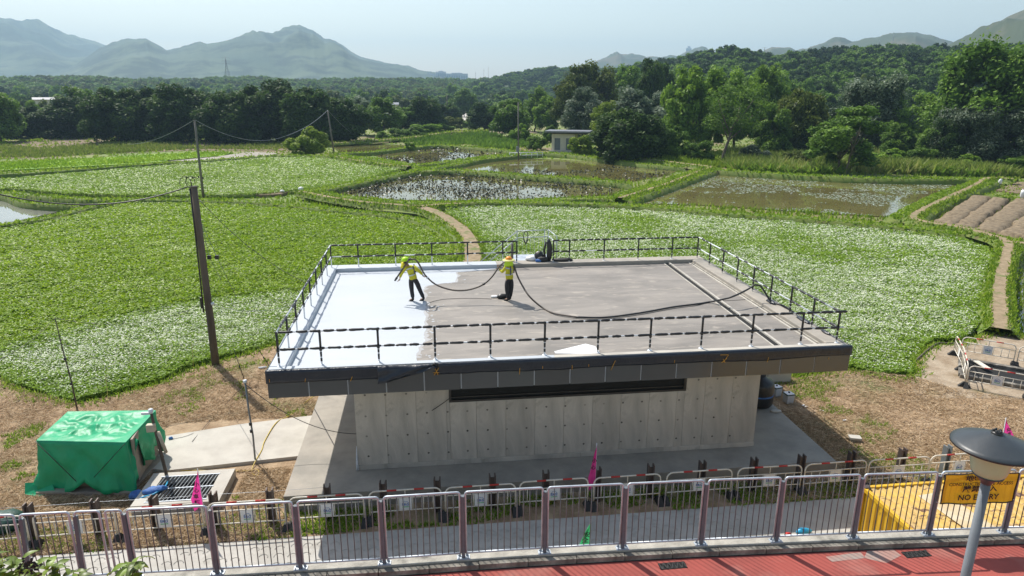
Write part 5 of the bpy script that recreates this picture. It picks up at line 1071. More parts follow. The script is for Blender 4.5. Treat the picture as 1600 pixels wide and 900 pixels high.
for k in (3, 7, 12): p = H1[k]-H1[0]; mb = MB(); mb.tube([p-Vector((.04, 0, .02)), p+Vector((.04, 0, .02))], .042, 8); obj('tape_band', mb, 'whitepipe' if k == 7 else 'black', hs)
bag('rag', 'black and white crumpled rags at the feet of the person in the orange helmet', 'cloth', G(773, 465, ZD)+Vector((0, 0, .004)), .10, 'white', 31, (1.6, .9, .5)); bag('rag', 'black rag heap beside the pale one on the roof deck', 'cloth', G(786, 466, ZD)+Vector((0, 0, .004)), .17, 'black', 33, (1.5, .8, .6))
tube_thing('cord', 'thin dark strand laid on the deck as painted shadow of the sagging hose', 'cord', [G(x, y, ZD+.015) for x, y in [(768, 467), (740, 466), (700, 467), (680, 470), (668, 474)]], .008, 'rubber')  # added dark tube drawn where the sagging hose casts its shadow
tube_thing('cord', 'thin dark strand on the right deck as painted shadow of the lifted hose', 'cord', [G(x, y, ZD+.012) for x, y in [(1122, 470), (1140, 469.5), (1165, 468), (1178, 466)]], .008, 'rubber')  # dark tube added as the shadow line under the raised hose end

# ------------------------------------------------------------------ steel barrier fence on the track
F = thing('pedestrian_railing', 'long row of galvanised railing panels with brown grey posts along the red track', 'railing', (2, 10.85, ZT+.13))
FO = Vector((-2, -10.85, -ZT-.13)); FH = 1.40
pm = MB(); pm.box((0, 0, FH/2-.04), (.062, .07, FH-.08), 0); pm = pm.mesh('post', 'posts')
bpm = MB(); bpm.box((0, 0, .008), (.24, .13, .016), 0)
for sx in (-.085, .085):
    for sy_b in (-.045, .045): bpm.tube([(sx, sy_b, .01), (sx, sy_b, .05)], .013, 6)
    bpm.add([(sx*.5, .04, .016), (sx*1.2, .04, .016), (sx*.5, .04, .14)], [(0, 1, 2)], 0)
bpm = bpm.mesh('base_plate', 'galv')
bars = MB().tube([(0, 0, .12), (0, 0, FH-.03)], .0095, 6).mesh('bar', 'bars')
nopost = set()
for i, (x, y) in enumerate(FP):
    z = ZT+.13
    o = link('post', pm, F, FO+Vector((x, y, z)), R.uniform(-.06, .06)); o.rotation_euler[1] = {2: .05, 3: .04, 5: .02}.get(i, R.uniform(-.012, .012)); link('base_plate', bpm, F, FO+Vector((x, y, z)))
def fpanel(a, b):
    d = (b-a).normalized(); a = a+d*.05; b = b-d*.05; r = .05; z0, z1 = .11, FH; up = Vector((0, 0, 1)); L = (b-a).length
    pts = [a+up*z0]+[a+up*(z1-r)]+[a+d*r*(1-math.cos(t_))+up*(z1-r+r*math.sin(t_)) for t_ in (.5, 1.1)]+[a+d*r+up*z1, b-d*r+up*z1]+[b-d*r*(1-math.cos(t_))+up*(z1-r+r*math.sin(t_)) for t_ in (1.1, .5)]+[b+up*(z1-r), b+up*z0]
    mb = MB(); mb.tube([p+FO for p in pts], .021, 8); obj('top_frame', mb, 'galv', F)
    mb = MB(); mb.tube([a+up*z0+FO, b+up*z0+FO], .02, 8); obj('bottom_rail', mb, 'galv', F)
    n = max(3, int(round(L/.118))); 
    for k in range(1, n): link('bar', bars, F, FO+a+d*L*k/n+Vector((0, 0, 0)))
fz = ZT+.13
for i in range(len(FP)-1):
    a, b = Vector((*FP[i], fz)), Vector((*FP[i+1], fz))
    if i == 3: m_ = a.lerp(b, .58); fpanel(a, m_); fpanel(m_, b)
    else: fpanel(a, b)
# construction banner tied to the fence between two posts
a, b = Vector((*FP[14], fz)), Vector((*FP[15], fz)); d = (b-a).normalized(); bw = (b-a).length-.10; t = thing('banner', 'yellow NO ENTRY construction banner tied on the railing behind the lamp', 'banner', (a+b)/2+Vector((0, -.07, 0)), math.atan2(d.y, d.x))
rows = []
for j in range(9):
    rows.append([])
    for i in range(25):
        u = i/24; v = j/8; x = (u-.5)*bw; z = FH-.02-.62*v-.035*math.sin(u*math.pi)*(v*.9)+.008*math.sin(u*19); rows[-1].append((x, -.012*math.sin(u*14+v*2)-.006*math.sin(v*8), z))
mb = MB(); mb.sheet(rows); obj('cloth', mb, 'banner', t)
edge = [rows[0][i] for i in range(25)]+[rows[j][24] for j in range(1, 9)]+[rows[8][i] for i in range(23, -1, -1)]+[rows[j][0] for j in range(7, 0, -1)]
mb = MB(); mb.tube([Vector(p)+Vector((0, -.004, 0)) for p in edge], .013, 4, closed=True); obj('hem', mb, 'ink', t)
for body, sz, z, xo, sp in (('地盤通道', .150, FH-.105, -.0, 1), ('CONSTRUCTION SITE ACCESS', .094, FH-.225, 0, 1), ('嚴禁進入', .150, FH-.34, 0, 1), ('NO ENTRY', .165, FH-.52, 0, 1)):
    me = text_mesh(body, sz, 'ink', bold=.001 if sz < .1 else .003); xs = [v.co.x for v in me.vertices]; w_ = max(xs)-min(xs) if xs else 1
    tgt = {'地盤通道': .66, 'CONSTRUCTION SITE ACCESS': 1.28, '嚴禁進入': .70, 'NO ENTRY': .82}[body]
    o = link('lettering', me, t, (xo-.0, -.028, z)); o.rotation_euler = (math.pi/2, 0, 0); o.scale = (tgt/w_, 1, 1)
for p in (rows[0][0], rows[0][24], rows[8][0], rows[8][24]): obj('tie', MB().tube([p, (p[0]+(.06 if p[0] > 0 else -.06), .03, p[2]+.01)], .006, 5), 'whitepipe', t)
# street lamp
lp = AY(1508, 900, 6.3); lx, ly = 6.37, 6.3
t = thing('street_lamp', 'grey street lamp with a wide dark conical hat in the right foreground', 'street lamp', (lx, ly, ZT))
zt_ = AY(1537, 752, ly).z-ZT
obj('pole', MB().tube([(0, 0, 0), (0, 0, zt_)], .060, 20, r2=.052), 'lamppole', t); obj('base_flange', MB().lathe([(.0001, .03), (.16, .03), (.16, 0)], 20), 'lamppole', t)
obj('collar', MB().lathe([(.054, -.03), (.066, 0), (.10, .045), (.160, .085), (.166, .10), (.0001, .10)], 28, (0, 0, zt_)), 'lampcap', t)
obj('diffuser', MB().lathe([(.15, .095), (.178, .13), (.195, .20), (.207, .28), (.225, .34), (.255, .43), (.27, .455)], 32, (0, 0, zt_)), 'lampglass', t)
zc = zt_+.45
hat_ = obj('hat', MB().lathe([(.30, .0), (.42, -.004), (.432, .0), (.432, .018), (.38, .042), (.25, .098), (.12, .146), (.06, .165), (.0001, .17)], 40, (0, 0, zc)), 'lampcap', t)
obj('hat_rim', MB().lathe([(.425, -.012), (.437, -.006), (.437, .016), (.425, .02)], 40, (0, 0, zc)), 'black', t)
nub = MB(); nub.lathe([(.06, 0), (.06, .02), (.0001, .025)], 14, (0, 0, zc+.165)); 
for k in range(5): a_ = k*1.256; nub.lathe([(.014, 0), (.014, .03), (.0001, .032)], 8, (math.cos(a_)*.038, math.sin(a_)*.038, zc+.183))
obj('hat_cap', nub, 'black', t)

# ------------------------------------------------------------------ white and red barriers
def barrier_proto():
    W_, Hh = 2.06, 1.0; t = thing('barrier', 'x', 'barrier', (0, 0, 0)); r = .19; mb = MB()
    pts = [(-W_/2, 0, .12), (-W_/2, 0, Hh-r)]+[(-W_/2+r*(1-math.cos(a)), 0, Hh-r+r*math.sin(a)) for a in (.4, .8, 1.2)]+[(-W_/2+r, 0, Hh), (W_/2-r, 0, Hh)]+[(W_/2-r*(1-math.cos(a)), 0, Hh-r+r*math.sin(a)) for a in (1.2, .8, .4)]+[(W_/2, 0, Hh-r), (W_/2, 0, .12)]
    obj('frame', MB().tube(pts, .024, 8), 'dirtywhite', t)
    for x in (-.38, .40): obj('red_band', MB().tube([(x-.14, 0, Hh), (x+.14, 0, Hh)], .0262, 8), 'redband', t)
    for z in (.74, .33): obj('rail', MB().tube([(-W_/2, 0, z), (W_/2, 0, z)], .018, 6), 'dirtywhite', t)
    obj('strut', MB().tube([(0, 0, .74), (0, 0, Hh)], .016, 6), 'dirtywhite', t)
    sm = MB().tube([(0, 0, .33), (0, 0, .74)], .015, 6).mesh('strut', 'dirtywhite')
    for x in (-.80, -.52, -.21, .21, .52, .80): link('strut', sm, t, (x, 0, 0))
    pl = obj('plate', MB().box((0, -.012, .53), (.36, .006, .40)), 'white', t)
    lg = MB()
    lg.tube([(-.10, -.018, .55), (-.04, -.018, .62), (.05, -.018, .62), (.11, -.018, .55)], .006, 4); obj('logo', lg, 'bluecloth', pl)
    me = text_mesh('ERG', .11, 'bluecloth', bold=.003); o = link('lettering', me, pl, (0, -.018, .52)); o.rotation_euler = (math.pi/2, 0, 0)
    obj('logo_bar', MB().box((0, -.018, .445), (.2, .004, .022)), 'greenflag', pl)
    fm = MB(); fm.add([(-.10, -.24, 0), (.10, -.24, 0), (.10, .24, 0), (-.10, .24, 0), (-.06, -.06, .22), (.06, -.06, .22), (.06, .06, .22), (-.06, .06, .22)], [(0, 1, 5, 4), (1, 2, 6, 5), (2, 3, 7, 6), (3, 0, 4, 7), (4, 5, 6, 7), (0, 3, 2, 1)]); fme = fm.mesh('foot', 'rubber')
    for x in (-W_/2, W_/2): link('foot', fme, t, (x, 0, 0))
    return t
bp = barrier_proto(); first = True
jx = [-15.4, -13.2, -11.0, -8.7, -6.4, -4.22, -2.02, .20, 2.34, 4.58, 6.80, 9.10, 11.30, 13.45, 15.55, 17.7]
where = ['beyond the left edge of the photo', 'nearest the dark green sheet', 'in front of the green tarpaulin box', 'in front of the blue straps', 'in front of the floor grating', 'by the coil of yellow hose', 'in front of the sunlit end of the platform', 'below the white cement splash', 'below the left half of the wall', 'just left of the middle pink flag', 'just right of the middle pink flag', 'below the right part of the wall', 'below the right end of the concrete wall', 'at the right corner of the concrete platform', 'behind the yellow container, left of the lamp', 'behind the lamp hat and the banner']
k = 0
for a, b in zip(jx[:-1], jx[1:]):
    t = bp if k == 0 else dup(bp); c = (a+b)/2; t.location = (c, 17.52+R.uniform(-.05, .05), -.0); t.rotation_euler[2] = R.uniform(-.02, .02); t['label'] = 'red and white barrier '+where[k]; t['group'] = 'red and white barriers along the lower road'; k += 1
# three more round the pit at the right
fixed = [((22.55, 24.25), (24.15, 22.95), 'red and white barrier on the near side of the pit at the right edge'), ((22.55, 24.35), (23.7, 25.95), 'red and white barrier closing the near left side of the pit'), ((23.75, 26.0), (24.75, 27.7), 'red and white barrier closing the far left side of the pit'), ((24.95, 27.55), (26.55, 26.2), 'red and white barrier on the far side of the pit'), ((26.6, 26.1), (28.3, 24.9), 'red and white barrier beyond the right edge behind the pit'), ((24.2, 22.9), (25.8, 21.6), 'red and white barrier beyond the right edge before the pit')]
for a, b, lb in fixed:
    a = Vector(a); b = Vector(b); c = (a+b)/2; t = dup(bp, (c.x, c.y, .0), math.atan2((b-a).y, (b-a).x), lb, 'barriers round the pit')
pc = Vector((25.2, 25.1, 0)); pt = thing('pit', 'dark open concrete pit inside the barriers at the right edge', 'pit', pc, math.atan2(-1.3, 1.6)); obj('inside', bb(-1.6, 2.6, -1.1, .95, -.2, .02), 'void', pt)  # flat black slab put in for the darkness of the hole
for q in ((-1.75, 2.7, .95, 1.2), (-1.75, 2.7, -1.3, -1.1), (-1.8, -1.6, -1.1, .95)): obj('rim', bb(*q, -.2, .16), 'kerbdirty', pt, bevel=.02)
obj('plank', MB().box((-.9, .5, .19), (.25, .9, .04), 0, .5), 'dirtywhite', pt)
# dark steel posts standing behind the barriers
sp = thing('steel_post', 'x', 'post', (0, 0, 0)); obj('flange', bb(-.10, -.06, -.09, .09, -.3, 1.14), 'steelpost', sp, bevel=.004); obj('flange', bb(.06, .10, -.09, .09, -.3, 1.14), 'steelpost', sp, bevel=.004); obj('web', bb(-.059, .059, -.01, .01, -.3, 1.05), 'steelpost', sp)
hx = [-12.8, -11.15, -9.44, -7.89, -6.29, -4.74, -3.14, -1.55, .02, 1.65, 3.26, 4.85, 6.51, 8.15, 9.83, 11.4, 13.09, 14.83, 16.39, 18.0]
names = ['beyond the left edge of the photo', 'nearest the lower left corner of the photo', 'below the left end of the green tarpaulin', 'below the blue straps', 'right beside the leftmost pink flag', 'by the coil of yellow hose', 'before the sunlit end of the platform', 'below the white cement splash', 'left of the wall slot in the platform shade', 'under the left half of the wall slot', 'under the middle of the wall slot', 'just right of the middle pink flag', 'two posts right of the middle pink flag', 'under the right half of the wall', 'below the right end of the wall', 'at the right corner of the platform', 'just right of the platform corner', 'standing in the sun left of the lamp hat', 'half hidden by the lamp hat', 'beyond the right edge of the photo']
for i, x in enumerate(hx):
    t = sp if i == 0 else dup(sp); t.location = (x, 17.84, 0); t.rotation_euler[2] = R.uniform(-.1, .1)
    t['label'] = 'dark double steel post behind the barriers '+names[i]; t['group'] = 'dark steel posts along the verge'
    if i in (17, 18):
        for c in t.children: c.material_slots[0].link = 'OBJECT'; c.material_slots[0].material = M['steelgrey'] if i == 18 else M['steelpost']
for z in (1.0, .62): tube_thing('wire', 'upper plain wire strung between the steel posts' if z == 1. else 'lower plain wire strung between the steel posts', 'wire', [(x, 17.95, z+(.0 if i % 2 == 0 else -.02)) for i, x in enumerate(hx[:7])], .004, 'galv', n=4, step=1)

# ------------------------------------------------------------------ yellow container on the lower road
cx0, cx1, cy0, cy1, ch = 11.14, 17.2, 12.1, 14.63, 2.02
t = thing('container', 'yellow corrugated steel container with a rusty flaking roof below the banner', 'container', ((cx0+cx1)/2, (cy0+cy1)/2, .03)); W2, D2 = (cx1-cx0)/2, (cy1-cy0)/2
def corr(L, n, amp, h0, h1, axis):
    mb = MB(); rows = [[], []]
    for k in range(n):
        for u, o_ in ((0, 0), (.32, 0), (.45, amp), (.87, amp)):
            s_ = -L/2+(k+u)*L/n
            for j, z in enumerate((h0, h1)): rows[j].append((s_, o_, z) if axis == 'x' else ((o_, s_, z)))
    return rows
mb = MB(); rows = corr(D2*2-.2, 9, .05, .16, ch-.1, 'y'); mb.sheet([[(-W2+.015+p[0], p[1], p[2]) for p in r_] for r_ in rows], 0, False); obj('side_panel', mb, 'contyellow', t)
mb = MB(); mb.sheet([[(W2-.06+p[0], p[1], p[2]) for p in r_] for r_ in rows], 0, False); obj('side_panel', mb, 'contyellow', t)
rows = corr(W2*2-.2, 22, .05, .16, ch-.1, 'x')
for yy in (-D2+.015, D2-.06): mb = MB(); mb.sheet([[(p[0], yy+p[1], p[2]) for p in r_] for r_ in rows], 0, False); obj('side_panel', mb, 'contyellow', t)
mb = MB(); rw = corr(W2*2-.2, 24, .035, -D2+.1, D2-.1, 'x'); mb.sheet([[(p[0], p[2], ch-.05+p[1]) for p in r_] for r_ in rw], 0, False); obj('roof', mb, 'controof', t)
obj('faded_patch', MB().box((-1.35, -.2, ch-.008), (.75, 1.9, .004), 0, .12), 'contfade', t)
for c, d_ in (((0, -D2+.05, ch-.04), (2*W2, .1, .12)), ((0, D2-.05, ch-.04), (2*W2-.01, .1, .11)), ((-W2+.045, 0, ch-.04), (.09, 2*D2-.21, .115)), ((W2-.045, 0, ch-.04), (.09, 2*D2-.21, .115)), ((-W2+.05, -D2+.05, ch/2), (.1, .1, ch-.22)), ((-W2+.05, D2-.05, ch/2), (.1, .1, ch-.22)), ((0, -D2+.05, .08), (2*W2-.01, .1, .15)), ((-W2+.045, 0, .08), (.09, 2*D2-.21, .15))): obj('frame_bar', MB().box(c, d_), 'contyellow', t, bevel=.008)
for sx in (-1, 1):
    for sy_b in (-1, 1): obj('corner_casting', MB().box((sx*(W2-.09), sy_b*(D2-.08), ch+.02), (.17, .15, .05)), 'steelpost', t, bevel=.01)
bag('blue_bag', 'bright blue plastic bag lying on the lower road behind the fence', 'bag', G(1256, 833, .03)+Vector((0, 0, 0)), .13, 'cyanplastic', 41, (1.8, .7, .7)); bag('red_scrap', 'small red scrap left of the blue bag on the road', 'scrap', G(1231, 835, .03), .07, 'redband', 42, (1.2, .8, .5))

# ------------------------------------------------------------------ flags
def flag(name, label, base, top, m, txt, w_=.42, lean=(0, 0), fl=1, tilt=.35, ln=1.0):
    t = thing(name, label, 'flag', base); h = top-base[2]
    obj('staff', MB().tube([(0, 0, 0), (lean[0], lean[1], h)], .012, 6), 'whitepipe', t); rows = []
    for j in range(13):
        v = j/12; rows.append([])
        for i in range(9):
            u = i/8; wd = w_*v**.8 if v < .6 else w_*(.66+.34*(1-v)); x = fl*u*wd; z = h-.02-v*ln-u*.12; zz = z/h; rows[-1].append((lean[0]*zz+x, lean[1]*zz-.02+.03*math.sin(u*9+v*3)*u, z))
    mb = MB(); mb.sheet(rows); o = obj('cloth', mb, m, t); 
    if txt:
        for q, chs in enumerate(txt):
            me = text_mesh(chs, .15, 'ink', bold=.003); v = .36+q*.17; j = int(v*12); i = 4; p = rows[j][i]; o = link('lettering', me, t, (p[0], p[1]-.022, p[2])); o.rotation_euler = (math.pi/2, 0, 0)
    return t
b1 = G(321, 833, 0); flag('flag', 'pink warning flag with black characters beside the floor grating', (-6.50, 17.62, .0), top_at(Vector((-6.5, 17.62, 0)), 321, 730), 'pink', '小心車輛', .36, (-.02, 0), -1, ln=1.15)
flag('flag', 'pink warning flag standing before the middle of the concrete wall', (4.72, 17.60, 0), top_at(Vector((4.75, 17.6, 0)), 928, 692), 'pink', '小心', .30, (0, 0), -1, ln=1.4)
flag('flag', 'pink warning flag behind the lamp at the right edge', (18.2, 17.7, 0), top_at(Vector((18.2, 17.7, 0)), 1587, 655), 'pink', '倒車', .6, (-.1, 0), 1, ln=1.0)
zf = AY(923, 811, 13.2).z; flag('flag', 'small green flag with black characters seen through the railing', (AY(923, 811, 13.2).x, 13.2, .03), zf, 'greenflag', '安全', .42, (0, 0), -1, ln=.9)
# ------------------------------------------------------------------ poles and wires
pb = G(337, 570, 0); t = thing('utility_pole', 'thick weathered wooden pole left of the building with cable loops at its top', 'utility pole', (pb.x, pb.y, -.05))
ph = top_at(pb, 303, 292); lx_ = AY(303, 292, pb.y).x-pb.x
tipv = Vector((lx_, 0, ph+.05))
obj('shaft', MB().tube([(0, 0, 0), tipv*.25+Vector((.01, 0, 0)), tipv*.5, tipv*.75, tipv], .175, 12, r2=.13), 'wood', t); obj('cap', MB().tube([tipv, tipv+Vector((0, 0, .04))], .14, 12), 'woodgrey', t)
def onp(z, dx=0., dy=0.): return Vector((tipv.x*z/ph+dx, dy, z))
obj('cable', MB().tube([onp(ph, -.15, -.05), onp(ph*.75, -.16, -.06), onp(ph*.5, -.19, -.06), onp(ph*.32, -.22, -.06)], .035, 6), 'black', t)
mb = MB()
for k, (cx_, cz_, r) in enumerate([(-.30, .15, .30), (-.12, .2, .24), (.05, .18, .22)]): mb.tube([tipv+Vector((cx_+math.cos(a)*r*.8, -.05+.05*k, cz_+math.sin(a)*r)) for a in [q*math.pi/8-1.2+k for q in range(13)]], .014, 5)
obj('cable_loop', mb, 'black', t)
for dx in (-.25, .0, .25, .42): obj('insulator', MB().lathe([(.0001, -.05), (.035, -.03), (.02, 0), (.035, .03), (.0001, .05)], 8, tuple(tipv+Vector((dx, -.03, .40+.03*math.sin(dx*9))))), 'rubber', t)
obj('arm', MB().tube([tipv+Vector((-.28, -.04, .0)), tipv+Vector((.12, -.04, .0))], .02, 5), 'rubber', t)
obj('switch_box', MB().box(onp(3.05, -.26, -.06), (.09, .12, .5)), 'black', t, bevel=.01); obj('insulator', MB().lathe([(.0001, -.09), (.07, -.05), (.08, .04), (.0001, .08)], 10, tuple(onp(3.0, .22, -.1))), 'whitepipe', t)
P0 = Vector((pb.x, pb.y, -.05)); W0 = lambda v: P0+v
p2_ = G(318, 310, -.4); t = thing('utility_pole', 'thin grey wooden pole standing on the bank of the upper crop field', 'utility pole', p2_); h2 = top_at(p2_, 304, 187)-p2_.z; dx2 = AY(304, 187, p2_.y).x-p2_.x
obj('shaft', MB().tube([(0, 0, 0), (dx2*.5, 0, h2*.5), (dx2, 0, h2)], .17, 8, r2=.12), 'woodgrey', t); obj('cap', MB().tube([(dx2, 0, h2), (dx2, 0, h2+.06)], .15, 8), 'rubber', t)
T2 = p2_+Vector((dx2, 0, h2))
p3_ = G(522, 240, -.4); t = thing('utility_pole', 'thin leaning pole in front of the right end of the dark grove', 'utility pole', p3_); h3 = top_at(p3_, 512, 172)-p3_.z; dx3 = AY(512, 172, p3_.y).x-p3_.x
obj('shaft', MB().tube([(0, 0, 0), (dx3, 0, h3)], .2, 8, r2=.12), 'woodgrey', t); obj('cross_piece', MB().tube([(dx3*.4-.4, 0, h3*.52), (dx3*.4+.3, 0, h3*.55)], .08, 5), 'woodgrey', t); T3 = p3_+Vector((dx3, 0, h3))
p4_ = G(810, 250, -.4); t = thing('utility_pole', 'slim pole by the white rail left of the hut', 'utility pole', p4_); h4 = top_at(p4_, 808, 160)-p4_.z; obj('shaft', MB().tube([(0, 0, 0), (-.1, 0, h4)], .16, 8, r2=.1), 'woodgrey', t); obj('meter_box', bb(-.45, .1, -.25, .1, 1.5, 2.6), 'steelgrey', t)
p5_ = G(699, 186, -.4); t = thing('utility_pole', 'distant slim pole beside the pale lane', 'utility pole', p5_); h5 = top_at(p5_, 698, 150)-p5_.z; obj('shaft', MB().tube([(0, 0, 0), (0, 0, h5)], .28, 6, r2=.2), 'wood', t); obj('cap', MB().tube([(0, 0, h5), (0, 0, h5+.2)], .3, 6), 'wood', t)
def wire(a, b, sag, label, r=.014, m='black', n=22, cat='wire'):
    a = Vector(a); b = Vector(b); tube_thing('wire', label, cat, [a.lerp(b, k/n)-Vector((0, 0, 4*sag*(k/n)*(1-k/n))) for k in range(n+1)], r, m, n=5, step=50)
a_ = W0(tipv+Vector((-.28, -.04, .0)))
wire(a_, AY(-60, 288, pb.y-3), .75, 'black cable sagging from the near wooden pole out of the left side of the photo', .028)
wire(W0(onp(ph-.45, .12)), Vector((RX0+.1, 27.5, ZK-.15)), .5, 'thin cable running from the near wooden pole down to the roof edge', .012)
wire(W0(onp(2.9, .2)), AY(476, 470, 27.), .35, 'slack thin wire from the near pole to the building side', .008, 'steelgrey')
wire(T2, AY(445, 213, 110), 1.4, 'sagging wire to the right of the far pole', .03, 'steelgrey'); wire(AY(445, 213, 110), T3, .6, 'wire rising to the thin leaning pole', .035, 'steelgrey'); wire(T2, AY(200, 225, 150), .8, 'wire dropping to the left of the far pole', .03, 'steelgrey')
wire(T3, AY(560, 215, 190), .5, 'short wire right of the thin leaning pole', .03, 'steelgrey')
for (x0, y0), (xm, ym), (x1, y1), lb in (((314, 345), (327, 402), (346, 438), 'left guy wire of the near pole with a black block'), ((316, 350), (339, 402), (368, 462), 'right guy wire of the near pole with a black block')):
    A_ = AY(x0, y0, pb.y+.1); Bm = AY(xm, ym, pb.y+.3); C_ = AY(x1, y1, pb.y+.5); t = thing('guy_wire', lb, 'wire', A_); mb = MB(); mb.tube([Vector((0, 0, 0)), Bm-A_, C_-A_], .010, 5); obj('line', mb, 'steelgrey', t); obj('block', MB().box(Bm-A_, (.15, .12, .17)), 'black', t)
def rod(base, top, label, r=.018, r2=None, m='rubber', knots=(), cat='pole', name='rod', cap=None):
    t = thing(name, label, cat, base); v = Vector(top)-Vector(base); obj('shaft', MB().tube([(0, 0, 0), v*.33+Vector((r, 0, 0)), v*.66, v], r, 6, r2=r2 or r*.7), m, t)
    for k in knots: obj('joint', MB().tube([v*k, v*k+v.normalized()*.09], r*1.7, 6), 'black', t)
    if cap: obj('cap', MB().tube([v-v.normalized()*.02, v+v.normalized()*.07], r*2.0, 8), cap, t)
g1 = G(121, 641, 0); rod(g1, AY(86, 497, g1.y+.4), 'thin leaning bamboo stick at the edge of the left crop strip', .035, .02, 'wood', (.28, .55))
g2 = G(399, 722, 0); rod(g2, AY(383, 597, g2.y), 'grey scaffold tube with a white cap beside the concrete path', .032, .03, 'steelgrey', (.38, .47), cap='whitepipe')
g3 = G(385, 605, 0); rod(g3, AY(365, 545, g3.y), 'thin dark stick on the brown verge behind the scaffold tube', .018, .012, 'rubber', (.5,))
g4 = G(425, 580, 0); rod(g4, AY(401, 541, g4.y), 'thin dark stick close to the left roof corner', .018, .012, 'rubber', (.5,))
g5 = G(302, 573, 0); rod(g5, AY(300, 535, g5.y), 'short pale stick at the field edge left of the near pole', .012, .01, 'straw'); g6 = G(168, 622, 0); rod(g6, AY(165, 585, g6.y), 'short pale stick at the field edge right of the bamboo', .012, .01, 'straw')
tp1 = AY(86, 497, g1.y+.4)
wire(tp1, W0(onp(3.0, -.2)), .55, 'slack pale cord from the bamboo stick to the near pole', .009, 'woodgrey'); wire(tp1, AY(-40, 575, g1.y-1), .3, 'slack cord from the bamboo stick to the left edge', .009, 'woodgrey')
wire(AY(383, 600, g2.y), AY(703, 622, 19.5), 1.5, 'black cable hanging from the scaffold tube to the wall slot', .012, 'black', 30)
tube_thing('cord', 'thin dark cord running over the verge left of the scaffold tube', 'cord', [AY(383, 600, g2.y), G(352, 632, .05), G(330, 655, .04), G(300, 690, .14)], .008, 'rubber')
obj_ = tag(obj('plate_scrap', MB().box((0, 0, 0), (.35, .12, .02)), 'rubber', None, G(377, 619, .03), .2), 'small dark plate lying in the shadow of the near pole', 'scrap')
t = tag(obj('pipe_end', MB().tube([(0, 0, 0), (.35, .05, 0)], .05, 8), 'whitepipe', None, G(404, 575, .06)), 'short grey pipe end beside the left roof corner', 'pipe')

# ------------------------------------------------------------------ box under the green tarpaulin
TB = thing('covered_crate', 'big box wrapped in a bright green tarpaulin on the brown verge', 'crate', (-10.7, 21.1, 0))
zt = 1.72; c4 = [G(57, 688, zt), G(196, 691, zt), G(243, 641, zt), G(106, 643, zt)]; o0 = Vector((-10.7, 21.1, 0)); c4 = [p-o0 for p in c4]
inn = [p*.93 for p in c4]
mb = MB(); mb.prism([(p.x*.94, p.y*.94) for p in c4], .12, zt-.32); obj('crate', mb, 'board', TB)
rows = []; n = 96; per = []
for s_ in range(4):
    a, b = c4[s_], c4[(s_+1) % 4]
    for k in range(n//4): per.append((a.lerp(b, k/(n//4)), s_, k/(n//4)))
def dropz(s_, u):      # how far the cloth hangs down each side; s 0 front, 1 right, 2 back, 3 left
    if s_ == 0: return .05+(.42*math.exp(-((u-.53)/.09)**2))+.07*math.sin(u*19)
    if s_ == 1: return .25+1.35*math.exp(-((u-.22)/.085)**2)+.28*u+.1*math.sin(u*17)
    return .15
for j in range(12):
    row = []
    for (p, s_, u) in per:
        v = j/11; zb = dropz(s_, u); z = zt-(zt-zb)*v; c_ = Vector((p.x, p.y, 0)); d_ = c_.normalized(); fold = (.09*math.sin(u*math.pi*6+s_*2+v)+.05*math.sin(u*math.pi*17+v*3))*v**1.5+.26*noise.noise((p.x*1.5, p.y*1.5, v*1.5))*v; flare = .30*v*v*(1 if s_ in (0, 3) else .6)
        row.append(Vector((p.x, p.y, z))+d_*(fold+flare+(.10*noise.noise((p.x*3, p.y*3, v*3))*v)))
    row.append(row[0]); rows.append(row)
for s_i in range(12): rows[s_i] = rows[s_i]
for j, row in enumerate(rows):
    for i, p in enumerate(row):
        v = j/11; cr = (1-abs(noise.noise((p.x*1.1+p.z*1.4, p.y*1.1, p.z*.9)))*3); row[i] = p+Vector((p.x, p.y, 0)).normalized()*(.07*max(0, cr)*min(1, v*3)-.03*v)
mb = MB(); mb.sheet(rows); top = []
for j2 in range(37):
    j = j2/3; a, b = c4[0].lerp(c4[3], j/12), c4[1].lerp(c4[2], j/12); row = []
    for i2 in range(73):
        i = i2/3; p = a.lerp(b, i/24); ed = min(i, 24-i, j, 12-j)/6; k = min(1, ed*2)
        z = zt+k*(-.06+.11*noise.noise((p.x*1.2, p.y*2.2, 3))+.045*noise.noise((p.x*2+p.y*2, p.y*6-p.x*3, 5))+.05*max(0, 1-abs(noise.noise((p.x*1.1+p.y*.8, p.y*1.5-p.x*.7, 9)))*4)+.03*max(0, 1-abs(noise.noise((p.x*2.3-p.y*1.8, p.y*2.6+p.x, 13)))*4)+.05*math.exp(-((j-6.5-.8*math.sin(i*.4))/.6)**2)); row.append(Vector((p.x, p.y, z)))
    top.append(row)
mt = MB(); mt.sheet(top, 0, True)
o = obj('tarpaulin', mb, 'tarp', TB); o.modifiers.new('s', 'SOLIDIFY').thickness = .006; o = obj('tarpaulin_top', mt, 'tarp', TB)
obj('cord', MB().tube([c4[0]+Vector((-.02, -.03, -.02)), c4[0].lerp(c4[1], .42)+Vector((0, -.24, -1.28))], .012, 5).tube([c4[1]+Vector((0, -.05, -.02)), c4[0].lerp(c4[1], .62)+Vector((0, -.22, -1.1))], .010, 5), 'black', TB)
fl = [Vector(p) for p in [(-1.95, -.75, .35), (-1.9, -.95, .08), (-1.5, -1.05, .03), (-1.0, -.98, .06), (-1.2, -.72, .3)]]
mb = MB(); mb.add(fl, [tuple(range(5))]); o = obj('loose_flap', mb, 'tarp', TB); o.modifiers.new('s', 'SOLIDIFY').thickness = .01
obj('board', MB().box(c4[1].lerp(c4[2], .24)+Vector((.03, 0, -.75)), (.06, .62, 1.45), 0, .1), 'board', TB); obj('pallet', MB().box((0, -.05, .06), (2.9, 2.2, .12), 0, -.12), 'board', TB)
